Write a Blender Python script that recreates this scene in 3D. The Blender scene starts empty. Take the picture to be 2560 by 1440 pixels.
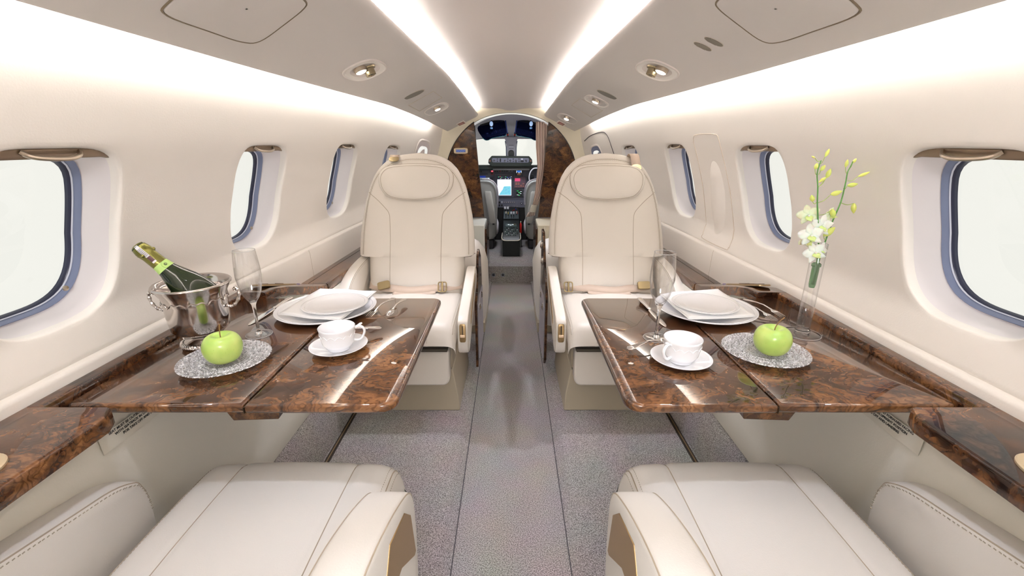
import bpy, bmesh, math, random
from mathutils import Vector, Matrix
random.seed(7)
SC = bpy.context.scene
COL = SC.collection
PI = math.pi

# ------------------------------------------------------------ camera
F = 1127.0; TH = math.atan(365 / 1127.0); CT, ST = math.cos(TH), math.sin(TH); ZC = 1.15
cam = bpy.data.cameras.new('camera'); camo = bpy.data.objects.new('camera', cam); COL.objects.link(camo)
camo.location = (0, 0, ZC); camo.rotation_euler = (PI / 2 - TH, 0, 0)
cam.sensor_width = 36; cam.lens = 36 * F / 2560; cam.shift_x = 2 / 2560; cam.clip_start = .02
SC.camera = camo

# ------------------------------------------------------------ world, exposure
w = bpy.data.worlds.new('world'); SC.world = w; w.use_nodes = True
bg = w.node_tree.nodes['Background']; bg.inputs[0].default_value = (.98, .97, .90, 1); bg.inputs[1].default_value = .96
SC.view_settings.view_transform = 'Standard'; SC.view_settings.look = 'None'
SC.view_settings.exposure = 0.0; SC.view_settings.gamma = 1.0; SC.view_settings.use_curve_mapping = False
try:
    SC.cycles.max_bounces = 14; SC.cycles.diffuse_bounces = 8; SC.cycles.transparent_max_bounces = 24; SC.cycles.transmission_bounces = 12
    SC.cycles.sample_clamp_indirect = 6
    SC.cycles.caustics_reflective = False; SC.cycles.caustics_refractive = False
except Exception: pass

def area(name, loc, size, power, col, rot=(0, 0, 0), sy=None, spread=None):
    l = bpy.data.lights.new(name, 'AREA'); l.energy = power; l.color = col
    l.shape = 'RECTANGLE' if sy else 'DISK'; l.size = size
    if sy: l.size_y = sy
    if spread: l.spread = spread
    o = bpy.data.objects.new(name, l); COL.objects.link(o); o.location = loc; o.rotation_euler = rot
    return o
L_WALL, L_CEIL, L_SPOT, L_AFT = 26.0, 62.0, 3.0, 42.0
# unseen fill lamp added behind the camera to brighten the cabin softly
area('aft_fill_light', (0, -.9, 1.46), .5, L_AFT, (.98, .98, 1), (0, 0, 0), .9)
# reading lamps in the ceiling panels, pointing down on tables and floor
for sx in (-1, 1):
    for (X, Y, Z, p, aim) in ((.50, 1.86, 1.40, 1.05, (.36, 1.50, 0)), (.52, 2.95, 1.36, .6, (.4, 2.7, 0)), (.53, .62, 1.395, .82, (.47, .85, 0))):
        l = bpy.data.lights.new('reading_lamp_light', 'SPOT'); l.energy = L_SPOT * 9 * p; l.color = (.84, .87, 1.0)
        l.spot_size = math.radians(62); l.spot_blend = .5; l.shadow_soft_size = .03
        o = bpy.data.objects.new('reading_lamp_light', l); COL.objects.link(o); o.location = (sx * X, Y, Z)
        o.rotation_euler = (Vector((sx * aim[0], aim[1], aim[2])) - o.location).to_track_quat('-Z', 'Y').to_euler()

area('cockpit_fill_light', (0, 4.15, 1.30), .18, 5.0, (.9, .93, 1.0))  # fill lamp added to brighten the dark cockpit

def at(x, y, X=None, Y=None, Z=None):
    u = 720 - y; v = Vector((x - 1278., F * CT + u * ST, -F * ST + u * CT))
    t = X / v.x if X is not None else Y / v.y if Y is not None else (Z - ZC) / v.z
    return Vector((v.x * t, v.y * t, ZC + v.z * t))

# ------------------------------------------------------------ materials
def srgb(r, g, b):
    f = lambda c: (c / 255 / 12.92) if c <= 10 else ((c / 255 + .055) / 1.055) ** 2.4
    return (f(r), f(g), f(b), 1)
MATS = {}
def mat(name, col=(200, 200, 200), rough=.5, metal=0, coat=0, trans=0, emit=None, es=1, bump=None, ior=None, spec=None, sheen=0, alpha=1, sss=0):
    if name in MATS: return MATS[name]
    m = bpy.data.materials.new(name); m.use_nodes = True; nt = m.node_tree; b = nt.nodes['Principled BSDF']
    b.inputs['Base Color'].default_value = srgb(*col); b.inputs['Roughness'].default_value = rough
    b.inputs['Metallic'].default_value = metal; b.inputs['Coat Weight'].default_value = coat; b.inputs['Coat Roughness'].default_value = .03
    b.inputs['Transmission Weight'].default_value = trans
    if ior: b.inputs['IOR'].default_value = ior
    if spec is not None: b.inputs['Specular IOR Level'].default_value = spec
    if sheen: b.inputs['Sheen Weight'].default_value = sheen
    if sss:
        b.inputs['Subsurface Weight'].default_value = sss; b.inputs['Subsurface Scale'].default_value = .01
    if emit:
        b.inputs['Emission Color'].default_value = srgb(*emit); b.inputs['Emission Strength'].default_value = es
    if bump:
        sc, st = bump[:2]
        tc = nt.nodes.new('ShaderNodeTexCoord'); n = nt.nodes.new('ShaderNodeTexNoise'); n.inputs['Scale'].default_value = sc
        n.inputs['Detail'].default_value = 4; bu = nt.nodes.new('ShaderNodeBump'); bu.inputs['Strength'].default_value = st
        bu.inputs['Distance'].default_value = .001
        nt.links.new(tc.outputs['Object'], n.inputs['Vector']); nt.links.new(n.outputs['Fac'], bu.inputs['Height'])
        nt.links.new(bu.outputs['Normal'], b.inputs['Normal'])
    MATS[name] = m
    return m

def burl(name, dark=1.0, scale=1.0, rough=.22, coat=1.0):
    m = bpy.data.materials.new(name); m.use_nodes = True; nt = m.node_tree; N = nt.nodes; L = nt.links
    b = N['Principled BSDF']
    tc = N.new('ShaderNodeTexCoord'); mp = N.new('ShaderNodeMapping'); mp.inputs['Scale'].default_value = (5.5 * scale, 8 * scale, 8 * scale)
    L.new(tc.outputs['Object'], mp.inputs['Vector'])
    n1 = N.new('ShaderNodeTexNoise'); n1.inputs['Scale'].default_value = .9; n1.inputs['Detail'].default_value = 4; n1.inputs['Roughness'].default_value = .55
    L.new(mp.outputs[0], n1.inputs['Vector'])
    mx = N.new('ShaderNodeVectorMath'); mx.operation = 'MULTIPLY_ADD'; mx.inputs[1].default_value = (2.6, 2.6, 2.6)
    L.new(n1.outputs['Color'], mx.inputs[0]); L.new(mp.outputs[0], mx.inputs[2])
    n2 = N.new('ShaderNodeTexNoise'); n2.inputs['Scale'].default_value = 1.25; n2.inputs['Detail'].default_value = 12; n2.inputs['Roughness'].default_value = .68; n2.inputs['Distortion'].default_value = .6
    L.new(mx.outputs[0], n2.inputs['Vector'])
    cr = N.new('ShaderNodeValToRGB'); e = cr.color_ramp.elements
    cols = [(.34, (24, 15, 10)), (.43, (54, 33, 20)), (.51, (80, 52, 32)), (.60, (111, 75, 45)), (.74, (142, 101, 64))]
    e[0].position = cols[0][0]; e[0].color = srgb(*[c * dark for c in cols[0][1]]); e[1].position = cols[-1][0]; e[1].color = srgb(*[c * dark for c in cols[-1][1]])
    for p, c in cols[1:-1]:
        k = e.new(p); k.color = srgb(*[q * dark for q in c])
    L.new(n2.outputs['Fac'], cr.inputs['Fac'])
    # growth lines swirling round the burls
    wv = N.new('ShaderNodeTexWave'); wv.wave_type = 'BANDS'; wv.inputs['Scale'].default_value = 2.6; wv.inputs['Distortion'].default_value = 9
    wv.inputs['Detail'].default_value = 3; wv.inputs['Detail Scale'].default_value = .9; wv.inputs['Detail Roughness'].default_value = .6
    L.new(mx.outputs[0], wv.inputs['Vector'])
    c2 = N.new('ShaderNodeValToRGB'); c2.color_ramp.elements[0].color = (.42, .36, .32, 1); c2.color_ramp.elements[0].position = .0; c2.color_ramp.elements[1].color = (1, 1, 1, 1); c2.color_ramp.elements[1].position = .42
    L.new(wv.outputs['Fac'], c2.inputs['Fac'])
    mu = N.new('ShaderNodeMix'); mu.data_type = 'RGBA'; mu.blend_type = 'MULTIPLY'; mu.inputs['Factor'].default_value = .75
    L.new(cr.outputs['Color'], mu.inputs['A']); L.new(c2.outputs['Color'], mu.inputs['B']); L.new(mu.outputs['Result'], b.inputs['Base Color'])
    b.inputs['Roughness'].default_value = rough; b.inputs['Coat Weight'].default_value = coat; b.inputs['Coat Roughness'].default_value = .012
    b.inputs['Coat IOR'].default_value = 1.5; b.inputs['Specular IOR Level'].default_value = .1
    return m
WOOD = burl('burl_wood'); WOODD = burl('dark_burl_wood', .84, 1.6, coat=.35)

def carpet():
    m = bpy.data.materials.new('carpet_pile'); m.use_nodes = True; nt = m.node_tree; N = nt.nodes; L = nt.links; b = N['Principled BSDF']
    tc = N.new('ShaderNodeTexCoord'); n = N.new('ShaderNodeTexNoise'); n.inputs['Scale'].default_value = 330; n.inputs['Detail'].default_value = 3
    v = N.new('ShaderNodeTexNoise'); v.inputs['Scale'].default_value = 6
    L.new(tc.outputs['Object'], n.inputs['Vector']); L.new(tc.outputs['Object'], v.inputs['Vector'])
    cr = N.new('ShaderNodeValToRGB'); cr.color_ramp.elements[0].position = .34; cr.color_ramp.elements[0].color = srgb(88, 83, 80)
    cr.color_ramp.elements[1].position = .66; cr.color_ramp.elements[1].color = srgb(196, 190, 188)
    L.new(n.outputs['Fac'], cr.inputs['Fac'])
    mx = N.new('ShaderNodeMix'); mx.data_type = 'RGBA'; mx.blend_type = 'MULTIPLY'; mx.inputs['Factor'].default_value = .25
    L.new(cr.outputs['Color'], mx.inputs['A']); L.new(v.outputs['Color'], mx.inputs['B']); L.new(mx.outputs['Result'], b.inputs['Base Color'])
    b.inputs['Roughness'].default_value = .95; b.inputs['Specular IOR Level'].default_value = .1; b.inputs['Sheen Weight'].default_value = .15
    bu = N.new('ShaderNodeBump'); bu.inputs['Strength'].default_value = .8; bu.inputs['Distance'].default_value = .003
    L.new(n.outputs['Fac'], bu.inputs['Height']); L.new(bu.outputs['Normal'], b.inputs['Normal'])
    return m
CARPET = carpet()

def thin_glass(name, tint=(1, 1, 1), refl=1.0, rough=0):
    m = bpy.data.materials.new(name); m.use_nodes = True; nt = m.node_tree; N = nt.nodes; L = nt.links; N.clear()
    o = N.new('ShaderNodeOutputMaterial'); t = N.new('ShaderNodeBsdfTransparent'); t.inputs[0].default_value = (*tint, 1)
    g = N.new('ShaderNodeBsdfGlossy'); g.inputs['Roughness'].default_value = rough; mx = N.new('ShaderNodeMixShader'); fr = N.new('ShaderNodeLayerWeight'); fr.inputs[0].default_value = .5
    pw = N.new('ShaderNodeMath'); pw.operation = 'POWER'; pw.inputs[1].default_value = 2.6; L.new(fr.outputs['Facing'], pw.inputs[0])
    mm = N.new('ShaderNodeMath'); mm.operation = 'MULTIPLY_ADD'; mm.inputs[1].default_value = min(.75, refl * .5); mm.inputs[2].default_value = .035 * refl; mm.use_clamp = True
    L.new(pw.outputs[0], mm.inputs[0]); L.new(mm.outputs[0], mx.inputs[0]); L.new(t.outputs[0], mx.inputs[1]); L.new(g.outputs[0], mx.inputs[2]); L.new(mx.outputs[0], o.inputs[0])
    return m
PANE = thin_glass('window_glass', (.97, .98, .98), .55)

LEATH = mat('seat_leather', (220, 214, 205), .42, bump=(420, .22), coat=.0)
LEATHN = mat('pale_seat_leather', (226, 224, 220), .42, bump=(420, .22))
PIPE = mat('seam_thread', (166, 155, 139), .7)
STITCH = mat('stitching', (170, 163, 150), .7)
WALLM = mat('wall_leatherette', (240, 236, 231), .62, bump=(260, .25))
PANELM = mat('side_panel_leatherette', (226, 224, 214), .6, bump=(260, .2))
BINM = mat('ceiling_panel_paint', (218, 215, 213), .55, bump=(300, .1))
CEILM = mat('ceiling_paint', (236, 230, 228), .7)
TRIMW = mat('white_trim', (236, 230, 226), .45)
REVEAL = mat('window_reveal', (232, 226, 228), .35)
GASKB = mat('blue_gasket', (120, 130, 160), .35)
GASKD = mat('dark_gasket', (38, 42, 66), .3)
GASKW = mat('bright_gasket', (215, 220, 235), .25)
SHADE = mat('bronze_blind', (128, 110, 92), .35, .6)
BRUSH = mat('brushed_nickel', (176, 164, 148), .28, 1.0)
GOLD = mat('pale_gold', (184, 166, 128), .25, 1.0)
GOLDM = mat('satin_gold_plate', (172, 146, 106), .35, .8)
CHROME = mat('polished_silver', (224, 220, 216), .10, 1.0)
SILVER = mat('silver_bucket', (206, 200, 196), .13, 1.0)
BELT = mat('belt_webbing', (196, 178, 162), .7, bump=(900, .4))
CHINA = mat('white_china', (240, 241, 244), .12, coat=.6)
LINEN = mat('white_linen', (246, 246, 246), .85, bump=(900, .15))
BASEM = mat('seat_base_plastic', (168, 158, 138), .5)
BLACK = mat('black_plastic', (14, 14, 16), .4)
DKGREY = mat('dark_grey_panel', (62, 64, 74), .55)
GREYP = mat('grey_panel', (86, 88, 100), .5)
DKGREEN = mat('dark_green_black', (22, 34, 28), .5)
CREAM = mat('cream_trim', (226, 220, 200), .5)
PALEG = mat('pale_cabinet', (222, 226, 220), .45)
CKPT = mat('cockpit_lining', (196, 194, 202), .6)
GREYLE = mat('grey_leather', (150, 152, 148), .5, bump=(400, .2))
FLEECE = mat('fleece', (226, 222, 226), .95, bump=(200, 1.0))
CURT = mat('curtain_cloth', (208, 192, 182), .85, bump=(500, .2))
GLASS = mat('clear_glass', (255, 255, 255), .0, trans=1, ior=1.45)
BOTG = mat('bottle_glass', (30, 40, 22), .04, coat=.5)
FOIL = mat('foil', (120, 118, 62), .28, .85, bump=(160, .5))
LABELG = mat('lime_label', (186, 222, 130), .45)
LABELW = mat('white_label', (226, 226, 232), .45)
LAMP = mat('lamp_lens', (255, 255, 255), .4, emit=(255, 250, 240), es=9)
LINEK = mat('dark_line', (70, 64, 56), .8)
TXT = mat('black_lettering', (22, 22, 24), .6)
STEM = mat('stem_green', (74, 128, 58), .45)
PETAL = mat('petal_white', (248, 250, 240), .6, sss=.25)
BUDM = mat('bud_green', (206, 220, 120), .5, sss=.2)
RED = mat('red_paint', (200, 30, 24), .4)
REDSIGN = mat('dark_red_sign', (120, 34, 30), .3, coat=.5)

# ------------------------------------------------------------ mesh helpers
def tag(o, label=None, cat=None, group=None, kind=None):
    if label: o['label'] = label
    if cat: o['category'] = cat
    if group: o['group'] = group
    if kind: o['kind'] = kind
    return o
def thing(name, label, cat, loc=(0, 0, 0), rz=0, group=None):
    o = bpy.data.objects.new(name, None); COL.objects.link(o); o.location = loc; o.rotation_euler = (0, 0, rz); o.empty_display_size = .05
    return tag(o, label, cat, group)
class MB:
    def __init__(s): s.v = []; s.f = []
    def add(s, vs, fs):
        n = len(s.v); s.v += [tuple(v) for v in vs]; s.f += [tuple(i + n for i in f) for f in fs]; return s
    def box(s, c, d, M=None):
        x, y, z = d[0] / 2, d[1] / 2, d[2] / 2
        vs = [Vector((i, j, k)) for i in (-x, x) for j in (-y, y) for k in (-z, z)]
        if M: vs = [M @ v for v in vs]
        vs = [v + Vector(c) for v in vs]
        return s.add(vs, [(0, 1, 3, 2), (4, 6, 7, 5), (0, 4, 5, 1), (2, 3, 7, 6), (0, 2, 6, 4), (1, 5, 7, 3)])
    def rings(s, R, close=True, caps=True, loop=False):
        n = len(R[0]); vs = [p for r in R for p in r]; fs = []
        m = len(R)
        for i in range(m if loop else m - 1):
            j2 = (i + 1) % m
            for j in range(n if close else n - 1):
                k = (j + 1) % n; fs.append((i * n + j, i * n + k, j2 * n + k, j2 * n + j))
        if caps and close and not loop: fs += [tuple(range(n))[::-1], tuple((m - 1) * n + j for j in range(n))]
        return s.add(vs, fs)
    def lathe(s, prof, c=(0, 0, 0), n=48, M=None, caps=False):
        R = []
        for r, z in prof: 
            ring = [Vector((r * math.cos(2 * PI * k / n), r * math.sin(2 * PI * k / n), z)) for k in range(n)]
            if M: ring = [M @ p for p in ring]
            R.append([p + Vector(c) for p in ring])
        return s.rings(R, caps=caps)
    def tube(s, P, r, n=8, caps=True, loop=False, flat=None):
        P = [Vector(p) for p in P]; m = len(P); R = []; up = None
        for i in range(m):
            a = P[(i - 1) % m] if (loop or i > 0) else P[0]; b = P[(i + 1) % m] if (loop or i < m - 1) else P[-1]
            t = (b - a)
            if t.length < 1e-9: t = Vector((0, 0, 1))
            t.normalize()
            if up is None:
                up = Vector((0, 0, 1)) if abs(t.z) < .9 else Vector((0, 1, 0))
            sd = t.cross(up)
            if sd.length < 1e-6: sd = t.cross(Vector((1, 0, 0)))
            sd.normalize(); up = sd.cross(t).normalized()
            rr = r[i] if isinstance(r, (list, tuple)) else r; fl = flat or 1
            R.append([P[i] + sd * math.cos(2 * PI * k / n) * rr + up * math.sin(2 * PI * k / n) * rr * fl for k in range(n)])
        return s.rings(R, caps=caps, loop=loop)
    def prism(s, poly, a, b, axis='x'):
        def mk(p, h): return {'x': (h, p[0], p[1]), 'y': (p[0], h, p[1]), 'z': (p[0], p[1], h)}[axis]
        return s.rings([[mk(p, a) for p in poly], [mk(p, b) for p in poly]])
    def grid(s, G, flip=False):
        n = len(G[0]); vs = [p for r in G for p in r]
        fs = [(i * n + j, i * n + j + 1, (i + 1) * n + j + 1, (i + 1) * n + j) for i in range(len(G) - 1) for j in range(n - 1)]
        return s.add(vs, fs)
    def build(s, name, m, parent=None, smooth=True, bevel=0, bseg=2, sub=0, solid=0, merge=0, angle=40, xf=None, recalc=True):
        me = bpy.data.meshes.new(name); me.from_pydata([tuple(v) for v in s.v], [], s.f)
        bm = bmesh.new(); bm.from_mesh(me)
        if merge: bmesh.ops.remove_doubles(bm, verts=bm.verts, dist=merge)
        if recalc: bmesh.ops.recalc_face_normals(bm, faces=bm.faces)
        if xf: bmesh.ops.transform(bm, matrix=xf, verts=bm.verts)
        bm.to_mesh(me); bm.free()
        o = bpy.data.objects.new(name, me); COL.objects.link(o)
        for mm in (m if isinstance(m, (list, tuple)) else [m]): me.materials.append(mm)
        if smooth: me.polygons.foreach_set('use_smooth', [True] * len(me.polygons))
        if bevel:
            b = o.modifiers.new('bevel', 'BEVEL'); b.width = bevel; b.segments = bseg; b.limit_method = 'ANGLE'; b.angle_limit = math.radians(35); b.harden_normals = False
        if sub:
            q = o.modifiers.new('sub', 'SUBSURF'); q.levels = sub; q.render_levels = sub
        if solid:
            q = o.modifiers.new('solid', 'SOLIDIFY'); q.thickness = solid; q.offset = 0
        if smooth and not sub:
            try: me.set_sharp_from_angle(angle=math.radians(angle))
            except Exception: pass
        if parent: o.parent = parent
        return o
def dup(root, loc=None, rz=None, label=None, group=None):
    r = root.copy(); COL.objects.link(r)
    if loc is not None: r.location = loc
    if rz is not None: r.rotation_euler = (0, 0, rz)
    if label: r['label'] = label
    if group: r['group'] = group
    for ch in list(root.children):
        c = ch.copy(); COL.objects.link(c); c.parent = r
        for g in ch.children:
            d = g.copy(); COL.objects.link(d); d.parent = c
    return r
def text(name, s, size, M, m, parent, align='LEFT', ext=.0002):
    cu = bpy.data.curves.new(name, 'FONT'); cu.body = s; cu.size = size; cu.align_x = align; cu.extrude = ext; cu.offset = size * .02
    t = bpy.data.objects.new(name, cu); COL.objects.link(t)
    dg = bpy.context.evaluated_depsgraph_get(); me = bpy.data.meshes.new_from_object(t.evaluated_get(dg))
    bpy.data.objects.remove(t); me.transform(M); me.materials.clear(); me.materials.append(m)
    o = bpy.data.objects.new(name, me); COL.objects.link(o); o.parent = parent
    return o
def basis(o, x, y):
    x = Vector(x).normalized(); y = Vector(y); y = (y - x * y.dot(x)).normalized(); z = x.cross(y)
    M = Matrix((x, y, z)).transposed().to_4x4(); M.translation = Vector(o); return M
def sellipse(a, b, e, n, ph=0):
    out = []
    for k in range(n):
        t = 2 * PI * k / n + ph; c, s_ = math.cos(t), math.sin(t)
        out.append((a * math.copysign(abs(c) ** (2 / e), c), b * math.copysign(abs(s_) ** (2 / e), s_)))
    return out
def interp(x, T):
    if x <= T[0][0]: return T[0][1]
    for (a, va), (b, vb) in zip(T, T[1:]):
        if x <= b: return va + (vb - va) * (x - a) / (b - a)
    return T[-1][1]
def smoothpath(P, k=6, closed=False):
    P = [Vector(p) for p in P]; n = len(P); out = []
    for i in range(n if closed else n - 1):
        p0 = P[(i - 1) % n] if (closed or i > 0) else P[i] * 2 - P[i + 1]; p1 = P[i]; p2 = P[(i + 1) % n]
        p3 = P[(i + 2) % n] if (closed or i < n - 2) else P[i + 1] * 2 - P[i]
        for j in range(k):
            t = j / k
            out.append(.5 * ((2 * p1) + (-p0 + p2) * t + (2 * p0 - 5 * p1 + 4 * p2 - p3) * t * t + (-p0 + 3 * p1 - 3 * p2 + p3) * t ** 3))
    if not closed: out.append(P[-1])
    return out

# ------------------------------------------------------------ fuselage shell
WS = [(-9, 1, 1), (1.4, 1, 1), (2.4, .96, 1), (2.6, .945, 1), (3.1, .905, .965), (3.4, .85, .92), (3.8, .72, .82), (4.2, .60, .76), (9, .6, .76)]
SX = [(a, b) for a, b, c in WS]; SQ = [(a, c) for a, b, c in WS]
def sm(f, T, Y, d=.12): return (f(Y - d, T) + 2 * f(Y, T) + f(Y + d, T)) / 4
def warp(X, Y, Z):
    s = sm(interp, SX, Y); q = sm(interp, SQ, Y)
    return Vector((X * s, Y, .72 + (Z - .72) * q if Z > .72 else Z))
ZP = [(.55, .862), (.70, .868), (.718, .872), (.7225, .888), (.728, .8855), (.75, .892), (.80, .905), (.86, .892), (.96, .868), (1.06, .835), (1.15, .80), (1.25, .768), (1.33, .748), (1.40, .738)]
def wx(z): return interp(z, ZP)
WIN = [(-1.29, 0), (-.58, 0), (.13, 0), (.84, 1), (1.555, 2), (2.27, 3), (2.985, 4)]
ZW, HW, HY = .968, .173, .148
def wall(side):
    mb = MB(); sg = -1 if side == 'left' else 1
    S = lambda Y, z, off=0: warp(wx(z) + off, Y, z) if sg > 0 else Vector((-1, 1, 1)) * warp(wx(z) + off, Y, z)
    zlo = [.55, .62, .68, .70, .712, .718, .7205, .7225, .725, .728, .735, .745, .752]; N = 20
    zmid = [.752 + (1.184 - .752) * i / N for i in range(N + 1)]; zhi = [1.184 + (1.40 - 1.184) * i / 10 for i in range(11)]
    ys = []; cells = []
    yprev = -1.7
    for c, _ in WIN:
        a, b = c - .205, c + .205
        if a > yprev + .01: ys += [yprev + (a - yprev) * i / 6 for i in range(6)]
        cells.append((a, b)); ys += [a + .41 * i / N for i in range(N)]; yprev = b
    ys += [yprev + (3.80 - yprev) * i / 14 for i in range(15)]
    zs = zlo[:-1] + zmid[:-1] + zhi
    def incell(y, z): return any(a - 1e-4 < y < b + 1e-4 for a, b in cells) and zmid[0] - 1e-4 < z < zmid[-1] + 1e-4
    for i in range(len(ys) - 1):
        for j in range(len(zs) - 1):
            if incell((ys[i] + ys[i + 1]) / 2, (zs[j] + zs[j + 1]) / 2): continue
            a, b, c, d = ys[i], ys[i + 1], zs[j], zs[j + 1]
            mb.add([S(a, c), S(b, c), S(b, d), S(a, d)], [(0, 1, 2, 3)])
    for a, b in cells:
        cy = (a + b) / 2; cz = (zmid[0] + zmid[-1]) / 2; hy, hz = (b - a) / 2, (zmid[-1] - zmid[0]) / 2
        B = [(-hy + 2 * hy * i / N, -hz) for i in range(N)] + [(hy, -hz + 2 * hz * i / N) for i in range(N)] + [(hy - 2 * hy * i / N, hz) for i in range(N)] + [(-hy, hz - 2 * hz * i / N) for i in range(N)]
        R = [[S(cy + p, cz + q) for p, q in B]]
        H = []
        for p, q in B:
            e_ = 4.8 if q > 0 else 3.2; k = (abs(p / hy) ** e_ + abs(q / hz) ** e_) ** (-1 / e_); H.append((p / hy * k * HY, q / hz * k * HW))
        for t in (.35, .65, .88):
            R.append([S(cy + p * (1 - t) + h[0] * 1.03 * t, cz + q * (1 - t) + h[1] * 1.03 * t) for (p, q), h in zip(B, H)])
        for f_, off in ((1.02, 0), (1.005, .0015), (.995, .005), (.99, .012), (.985, .022)):
            R.append([S(cy + h[0] * f_, ZW + h[1] * f_ + (cz - ZW) * 0, off) for h in H])
        mb.rings(R, caps=False)
    o = mb.build('wall_' + side, WALLM, merge=.0004, angle=80)
    tag(o, 'cream leatherette cabin wall on the %s with oval windows' % side, 'wall', kind='structure')
    return o
wall('left'); wall('right')

def make_window(n, side, cy, main):
    sg = -1 if side == 'left' else 1
    def S(Y, z, off=0):
        p = warp(wx(z), Y, z); p.x += off; return Vector((sg * p.x, p.y, p.z))
    root = thing('window_%d' % n, 'cabin window %s' % main, 'window'); root['kind'] = 'structure'
    WO = []
    for k_ in range(80):
        t_ = 2 * PI * k_ / 80; c_, n_ = math.cos(t_), math.sin(t_); e_ = 4.8 if n_ >= 0 else 3.2
        r_ = (abs(c_) ** e_ + abs(n_) ** e_) ** (-1 / e_); WO.append((c_ * r_ * HY, n_ * r_ * HW))
    def ring(f_y, f_z, off): return [S(cy + a * f_y, ZW + b * f_z + (1 - f_z) * .03, off) for a, b in WO]
    m = MB().rings([ring(.992, .992, .012), ring(.995, .987, .03), ring(.998, .965, .06), ring(.998, .94, .082), ring(.995, .93, .086)], caps=False); m.build('reveal', REVEAL, root, angle=80)
    m = MB().rings([ring(.995, .93, .086), ring(.988, .92, .084), ring(.975, .905, .090), ring(.965, .895, .099)], caps=False); m.build('outer_seal', GASKB, root, angle=80)
    m = MB().rings([ring(.965, .895, .099), ring(.96, .89, .098), ring(.952, .882, .101)], caps=False); m.build('inner_bead', GASKW, root, angle=80)
    m = MB().rings([ring(.952, .882, .101), ring(.942, .872, .103), ring(.932, .862, .113)], caps=False); m.build('dark_seal', GASKD, root, angle=80)
    # flat outer pane and the thin inner cover
    def disc(f, off):
        R = ring(f, f * .93, off); c = sum(R, Vector()) / len(R); mm = MB(); mm.add(R + [c], [(i, (i + 1) % len(R), len(R)) for i in range(len(R))]); return mm
    disc(.938, .105).build('pane', PANE, root)
    # rolled-up blind at the top with its pull handle
    bl = MB(); G = []
    for i in range(13):
        y = cy - HY * .85 + 2 * HY * .85 * i / 12; G.append([S(y, min(z, ZW + HW * (1 - abs((y - cy) / HY) ** 4.8) ** (1 / 4.8) * .995), .016 + d) for z, d in ((1.15, 0), (1.135, -.001), (1.124, -.002), (1.122, .0), (1.123, .006))])
    b = bl.grid(G).build('blind', SHADE, root, solid=.0015)
    hp = [S(cy - .055, 1.134, .014), S(cy - .045, 1.126, .004), S(cy - .02, 1.122, -.001), S(cy + .02, 1.121, -.001), S(cy + .045, 1.126, .004), S(cy + .055, 1.134, .014)]
    MB().tube(smoothpath(hp, 5), .0042, 8).build('blind_handle', BRUSH, b)
    if cy > .5:
        p = S(cy + (-.085 if sg > 0 else .085) * 1, ZW - .118, .066)
        MB().lathe([(.0001, 0), (.004, 0), (.0055, .001), (.006, -.002)], p, 16, Matrix.Rotation(PI / 2, 4, 'Y')).build('screw_eye', BRUSH, root)
    return root
k = 0
wl = {0: 'behind the camera position', 1: 'nearest the camera beside the table', 2: 'second from the camera', 3: 'third from the camera', 4: 'partly hidden behind the club seat back'}
for side in ('left', 'right'):
    for cy, idx in WIN:
        k += 1
        if idx == 0 and cy < -1: pass
        make_window(k, side, cy, ('on the %s wall, ' % side) + wl[idx] + ('' if idx else ' (%s one)' % {-1.29: 'rearmost', -.58: 'middle', .13: 'foremost'}[cy]))

# ceiling, overhead side panels
def loft(prof, Ys, sg=None):
    return [[(Vector((sg, 1, 1)) if sg else Vector((1, 1, 1))) * warp(x, y, z) for x, z in prof] for y in Ys]
YS = [-1.7 + 5.5 * i / 60 for i in range(61)]
half = [(.738, 1.40), (.70, 1.45), (.62, 1.50), (.56, 1.535), (.48, 1.555), (.42, 1.558), (.36, 1.553), (.30, 1.543), (.24, 1.543), (.19, 1.546), (.15, 1.545), (.11, 1.540), (.06, 1.530), (0, 1.525)]
cp = [(-x, z) for x, z in half] + [(x, z) for x, z in half[::-1][1:]]
o = MB().grid(loft(cp, YS)).build('ceiling', CEILM, angle=80); tag(o, 'curved white centre ceiling washed by cove light', 'ceiling', kind='structure')
binp = [(.700, 1.345), (.698, 1.3395), (.692, 1.3405), (.62, 1.3715), (.50, 1.422), (.42, 1.454), (.385, 1.468), (.370, 1.477), (.362, 1.487), (.361, 1.496), (.366, 1.503), (.376, 1.505), (.384, 1.497), (.42, 1.492), (.5, 1.47), (.6, 1.43), (.68, 1.395), (.695, 1.392), (.70, 1.349)]
for i, (sd, sg) in enumerate((('left', -1), ('right', 1))):
    o = MB().rings(loft(binp, YS, sg), caps=True).build('trim_%d' % (i + 1), BINM, angle=50)
    tag(o, 'long grey-white overhead service panel on the %s of the ceiling' % sd, 'overhead panel', kind='structure')
def bsurf(sg, X, Y, off=0):  # point on the panel underside, nominal X
    z = interp(X, [(.385, 1.468), (.42, 1.454), (.50, 1.422), (.62, 1.3715), (.692, 1.3405)])
    p = warp(X, Y, z); n = Vector((-.385, 0, -.92)); q = Vector((p.x, p.y, p.z)) + n * off
    return Vector((sg * q.x, q.y, q.z))
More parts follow.
